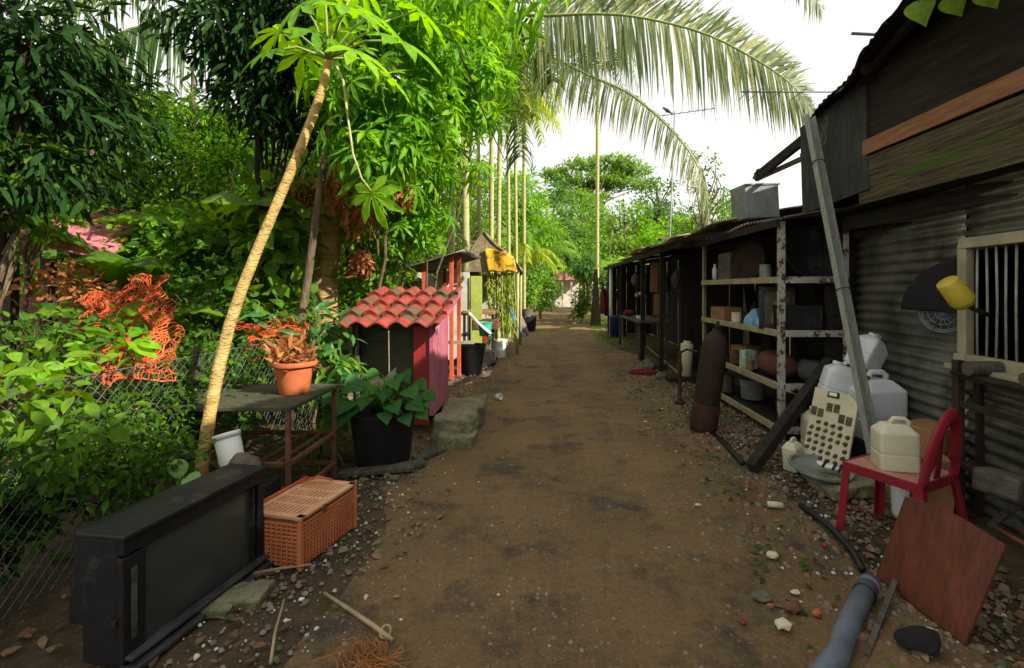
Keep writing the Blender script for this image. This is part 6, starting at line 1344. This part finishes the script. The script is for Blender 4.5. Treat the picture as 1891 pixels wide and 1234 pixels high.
# jungle floor cover left
r_ = np.random.default_rng(31); n = 5200
xs = -2.5 - np.abs(r_.normal(size=n)) * 3.2; ys_ = r_.uniform(1.2, 16, n); ok = xs < -2.45
V, F = place_leaves('ovate', np.stack([xs, ys_, r_.random(n) ** 2 * .7 + .02], 1)[ok], (r_.normal(size=(n, 3)) + [0, 0, .3])[ok], (r_.normal(size=(n, 3)) * .5 + [0, 0, 1])[ok], r_.uniform(.08, .22, n)[ok]); o = np_obj('ground_cover', V, F, G_deep); tag(o, 'dark leafy ground cover under the jungle on the left', 'ground cover', kind='stuff')

# ============================================================ ground litter
def scatter(n, xr, yr, seed, dens=None):
    r_ = np.random.default_rng(seed); x = r_.uniform(*xr, n * 3); y = r_.uniform(*yr, n * 3)
    if dens is not None:
        k = r_.random(n * 3) < dens(x, y); x, y = x[k], y[k]
    x, y = x[:n], y[:n]; return x, y, hgt(x, y), r_
def clus(x, y, s=1.9): return np.clip(.5 + .5 * np.sin(x * 2.3 * s + np.sin(y * 1.7 * s) * 2) * np.sin(y * 1.9 * s + x), 0, 1) ** 2
edge = lambda x, y: np.clip(np.abs(x - .35) / 1.45, 0, 1) ** 3 * .9 + .16 * clus(x, y)
PEB = (np.array([(-.5, -.4, 0), (.5, -.45, 0), (.45, .5, 0), (-.5, .4, 0), (-.25, -.2, .5), (.3, -.2, .45), (.2, .3, .5), (-.2, .25, .42)], float),
       np.array([(0, 1, 5), (0, 5, 4), (1, 2, 6), (1, 6, 5), (2, 3, 7), (2, 7, 6), (3, 0, 4), (3, 4, 7), (4, 5, 6), (4, 6, 7)]))
def pebbles(name, label, n, xr, yr, s0, s1, m, seed, dens, cat='gravel', flat=1):
    x, y, z, r_ = scatter(n, xr, yr, seed, dens); n = len(x); a = r_.uniform(0, 6.28, n)
    V, F = place_leaves(PEB, np.stack([x, y, z + .012], 1), np.stack([np.cos(a), np.sin(a), r_.normal(size=n) * .2], 1), np.stack([r_.normal(size=n) * .2, r_.normal(size=n) * .2, np.ones(n)], 1), s0 + (s1 - s0) * r_.random(n) ** 3)
    o = np_obj(name, V, F, m); tag(o, label, cat, kind='stuff'); return o
def stonemat(name, cols): return leafmat(name, cols, trans=0, rough=.9, spec=.2)
pebbles('gravel', 'loose grey and brown gravel scattered over the dirt path', 22000, (-1.5, 2.3), (1.5, 14), .005, .030, stonemat('gravel_mix', [(.10, .08, .06), (.22, .19, .15), (.15, .10, .06), (.23, .20, .16), (.07, .06, .05)]), 41, lambda x, y: (.15 + .85 * clus(x, y)) * (3 / np.maximum(y, 3)) ** .5)
pebbles('white_chips', 'small white shell and plastic chips littering the path edges', 2600, (-1.6, 2.4), (1.6, 11), .006, .024, stonemat('white_chip', [(.40, .38, .33), (.60, .58, .53), (.30, .27, .21)]), 42, edge, 'litter')
pebbles('rubble', 'coarse rubble and brick bits along the right edge of the path', 2600, (1.05, 2.5), (1.6, 9), .012, .055, stonemat('rubble_mix', [(.12, .09, .06), (.20, .17, .12), (.22, .09, .055), (.14, .12, .08), (.08, .09, .045)]), 43, lambda x, y: np.clip((x - .9) / .9, 0, 1) * (.25 + clus(x, y)), 'rubble')
pebbles('rubble_left', 'stones and soil crumbs along the left edge of the path', 700, (-1.9, -.7), (1.6, 9), .010, .045, MATS['rubble_mix'], 44, lambda x, y: np.clip((-x - .7) / .9, 0, 1), 'rubble').name = 'rubble'
def litter(name, label, n, xr, yr, s, m, seed, dens, tm='ovate'):
    x, y, z, r_ = scatter(n, xr, yr, seed, dens); n = len(x); a = r_.uniform(0, 6.28, n)
    V, F = place_leaves(tm, np.stack([x, y, z + .022 + r_.random(n) * .012], 1), np.stack([np.cos(a), np.sin(a), r_.normal(size=n) * .15 + .1], 1), np.stack([r_.normal(size=n) * .3, r_.normal(size=n) * .3, np.ones(n)], 1), s * r_.uniform(.5, 1.3, n))
    o = np_obj(name, V, F, m); tag(o, label, 'leaf litter', kind='stuff'); return o
M_lit = leafmat('litter_leaf', [(.07, .04, .02), (.16, .09, .045), (.22, .14, .08), (.10, .05, .03), (.26, .18, .10)], trans=.1, rough=.9)
litter('leaf_litter', 'brown dead leaves lying along the left side of the path', 1300, (-2.4, -.6), (1.5, 9), .055, M_lit, 51, lambda x, y: np.clip((-x - .55) / 1.0, 0, 1))
litter('leaf_litter', 'brown leaves and scraps lying along the right side of the path', 700, (1.0, 2.6), (1.6, 10), .055, M_lit, 52, lambda x, y: np.clip((x - .9) / .9, 0, 1) * (.2 + clus(x, y)))
litter('green_scraps', 'small green weeds and scraps on the right edge of the path', 700, (1.1, 2.5), (1.7, 8), .05, G_deep, 53, lambda x, y: np.clip((x - 1.0) / .8, 0, 1) * clus(x + 3, y))
def grass(name, label, n, xr, yr, seed, dens, h=.10, m=G_mid):
    x, y, z, r_ = scatter(n, xr, yr, seed, dens); n = len(x)
    V, F = place_leaves(T_simple([.012, .02, .012, 0.0], droop=.5), np.stack([x, y, z], 1), r_.normal(size=(n, 3)) * .35 + [0, 0, 1], r_.normal(size=(n, 3)) + [0, -.5, 0], h * r_.uniform(.5, 1.5, n)); o = np_obj(name, V, F, m); tag(o, label, 'grass', kind='stuff')
grass('grass', 'low grass along the right edge of the far path', 6000, (1.5, 3.4), (12, 26), 61, lambda x, y: clus(x * .5, y * .4) * np.clip((x - 1.5 - (y - 14) * .05) / .4, 0, 1), .12)
grass('grass', 'low grass tufts along the left edge of the path', 5000, (-2.6, -.3), (2.2, 26), 62, lambda x, y: clus(x * .7, y * .5) * np.clip((-x - 1.15 + np.maximum(y - 10, 0) * .06) / .3, 0, 1), .10)

# distinct litter
def lit(name, label, cat, px, py, size, m, seed, smooth=True):
    c = gp(px, py); mb = MB(); mb.rock((c.x, c.y, size[2] * .2 + .008), (size[0] * .8, size[1] * .8, size[2] * .8), seed, n=2, rough=1.2); return single(mb, name, m, label, cat, (c.x, c.y, 0), smooth=smooth)
lit('stone', 'pale flat stone on the rubble left of the blue grey pipe', 'stone', 1408, 1108, (.13, .10, .05), M_stone, 1, False)
lit('brick_piece', 'dark red brick piece between the flat stone and the pipe', 'brick', 1462, 1128, (.13, .07, .05), M_brick, 2, False)
lit('brick_piece', 'small orange red brick bit right of the dark red one', 'brick', 1508, 1138, (.06, .05, .035), M_terra, 3, False)
lit('orange_peel', 'round orange peel lying against the pale flat stone', 'peel', 1423, 1124, (.045, .04, .03), M_orange_wood, 4)
lit('red_scrap', 'bright red plastic scrap alone near the bottom of the path', 'scrap', 1372, 1153, (.032, .035, .015), M_red, 5)
lit('red_scrap', 'red petals on the dirt above the rubble patch', 'scrap', 1338, 1045, (.05, .03, .012), M_red, 6)
lit('red_scrap', 'round red scrap right of the black hose', 'scrap', 1523, 1012, (.05, .05, .035), M_red, 7)
lit('paper_scrap', 'crumpled white paper in the rubble below the black hose', 'paper', 1427, 1030, (.085, .07, .045), M_panel, 8, False)
lit('paper_scrap', 'crumpled white and brown paper lump left of the pipe end', 'paper', 1446, 1160, (.09, .08, .05), M_panel, 9, False)
lit('yellow_scrap', 'yellow and white packet scrap above the dark red brick', 'scrap', 1468, 1098, (.06, .05, .02), M_panel, 10, False)
lit('yellow_scrap', 'dull yellow sponge near the grey basin', 'sponge', 1457, 918, (.08, .06, .04), MATS['mossy_top'], 11)
lit('white_scrap', 'bright white shell below the rusty red board', 'shell', 1716, 1170, (.055, .045, .03), M_white, 12)
lit('white_scrap', 'pale broken shard on the dirt right of the path centre', 'shard', 1288, 935, (.07, .04, .02), M_panel, 13, False)
lit('white_scrap', 'white chip on the dirt straight in front of the gas cylinder', 'shard', 1192, 780, (.06, .04, .012), M_white, 14)
lit('green_scrap', 'green plastic scrap in the dark patch at the path centre', 'scrap', 1072, 940, (.05, .03, .01), M_greenp, 15)
lit('white_scrap', 'white bottle cap by the left leaf litter', 'cap', 557, 1111, (.035, .03, .02), M_white, 16)
c = gp(1432, 938); mb = MB(); mb.tube([c + Vector((-.05, .01, .022)), c + Vector((.045, -.01, .022))], [.020, .020], 12); single(mb, 'small_bottle', M_panel, 'short cream coloured plastic tube lying above the black hose end', 'bottle', tuple(c), smooth=True)
c = gp(1700, 1205); mb = MB(); mb.rock((c.x, c.y, .05), (.20, .14, .09), 33, n=3); single(mb, 'dark_rock', M_black_rough, 'dark rock half hidden below the corner of the red board', 'rock', (c.x, c.y, 0), smooth=False)
st = thing('forked_stick', 'long dry stick with a loop at its end on the bottom left dirt', 'stick', tuple(gp(660, 1145)))
mb = MB(); mb.tube([gp(598, 1106) + Vector((0, 0, .03)), gp(640, 1132) + Vector((0, 0, .025)), gp(690, 1165) + Vector((0, 0, .022)), gp(726, 1192) + Vector((0, 0, .02))], [.006, .009, .010, .009], 8); mb.build('shaft', M_stick, st, smooth=True)
c = gp(712, 1176); mb = MB(); mb.tube([c + Vector((.022 * math.cos(a) , .024 * math.sin(a), .022 + .012 * math.sin(a))) for a in np.linspace(0, 6.28, 14)], .005, 6, cap=False); mb.build('loop', M_stick, st, smooth=True)
mb = MB(); mb.tube([gp(468, 1070) + Vector((0, 0, .03)), gp(520, 1062) + Vector((0, 0, .035)), gp(575, 1053) + Vector((0, 0, .03))], [.009, .007, .006], 7); single(mb, 'dry_stick', M_stick, 'thin pale stick poking out from under the television corner', 'stick', tuple(gp(520, 1062)), smooth=True)
mb = MB(); mb.tube([gp(524, 1130) + Vector((0, 0, .05)), gp(508, 1180) + Vector((0, 0, .03)), gp(500, 1234) + Vector((0, 0, .02))], [.004, .006, .007], 7); single(mb, 'dry_stick', M_stick, 'upright thin dry stalk at the bottom left near the television', 'stick', tuple(gp(508, 1180)), smooth=True)
hk = thing('coconut_fibre', 'tangled orange brown coconut fibre at the bottom edge of the photo', 'fibre', tuple(gp(672, 1225)))
mb = MB(); c = gp(672, 1232); r = random.Random(4)
for k in range(90):
    a = r.uniform(0, 6.28); q = r.uniform(.02, .11); p0 = c + Vector((math.cos(a) * q, math.sin(a) * q * .8, .02)); b = r.uniform(0, 6.28); l_ = r.uniform(.04, .12)
    mb.tube([p0, p0 + Vector((math.cos(b) * l_ * .5, math.sin(b) * l_ * .5, r.uniform(0, .035))), p0 + Vector((math.cos(b + .5) * l_, math.sin(b + .5) * l_, .004))], .0022, 4)
mb.build('fibres', M_straw, hk)
mb = MB(); c = gp(425, 1010); c = gp(560, 1085); 
for i, (px, py) in enumerate(((455, 1105), (395, 1120))):
    c = gp(px, py); mb = MB(); mb.slab((c.x, c.y, .012), (.20, .18, .05), 81 + i, .03, 6); single(mb, 'mossy_brick', M_concrete, ('mossy slab beside the foot of the television', 'mossy slab half under the television front')[i], 'slab', (c.x, c.y, 0), bevel=.01)
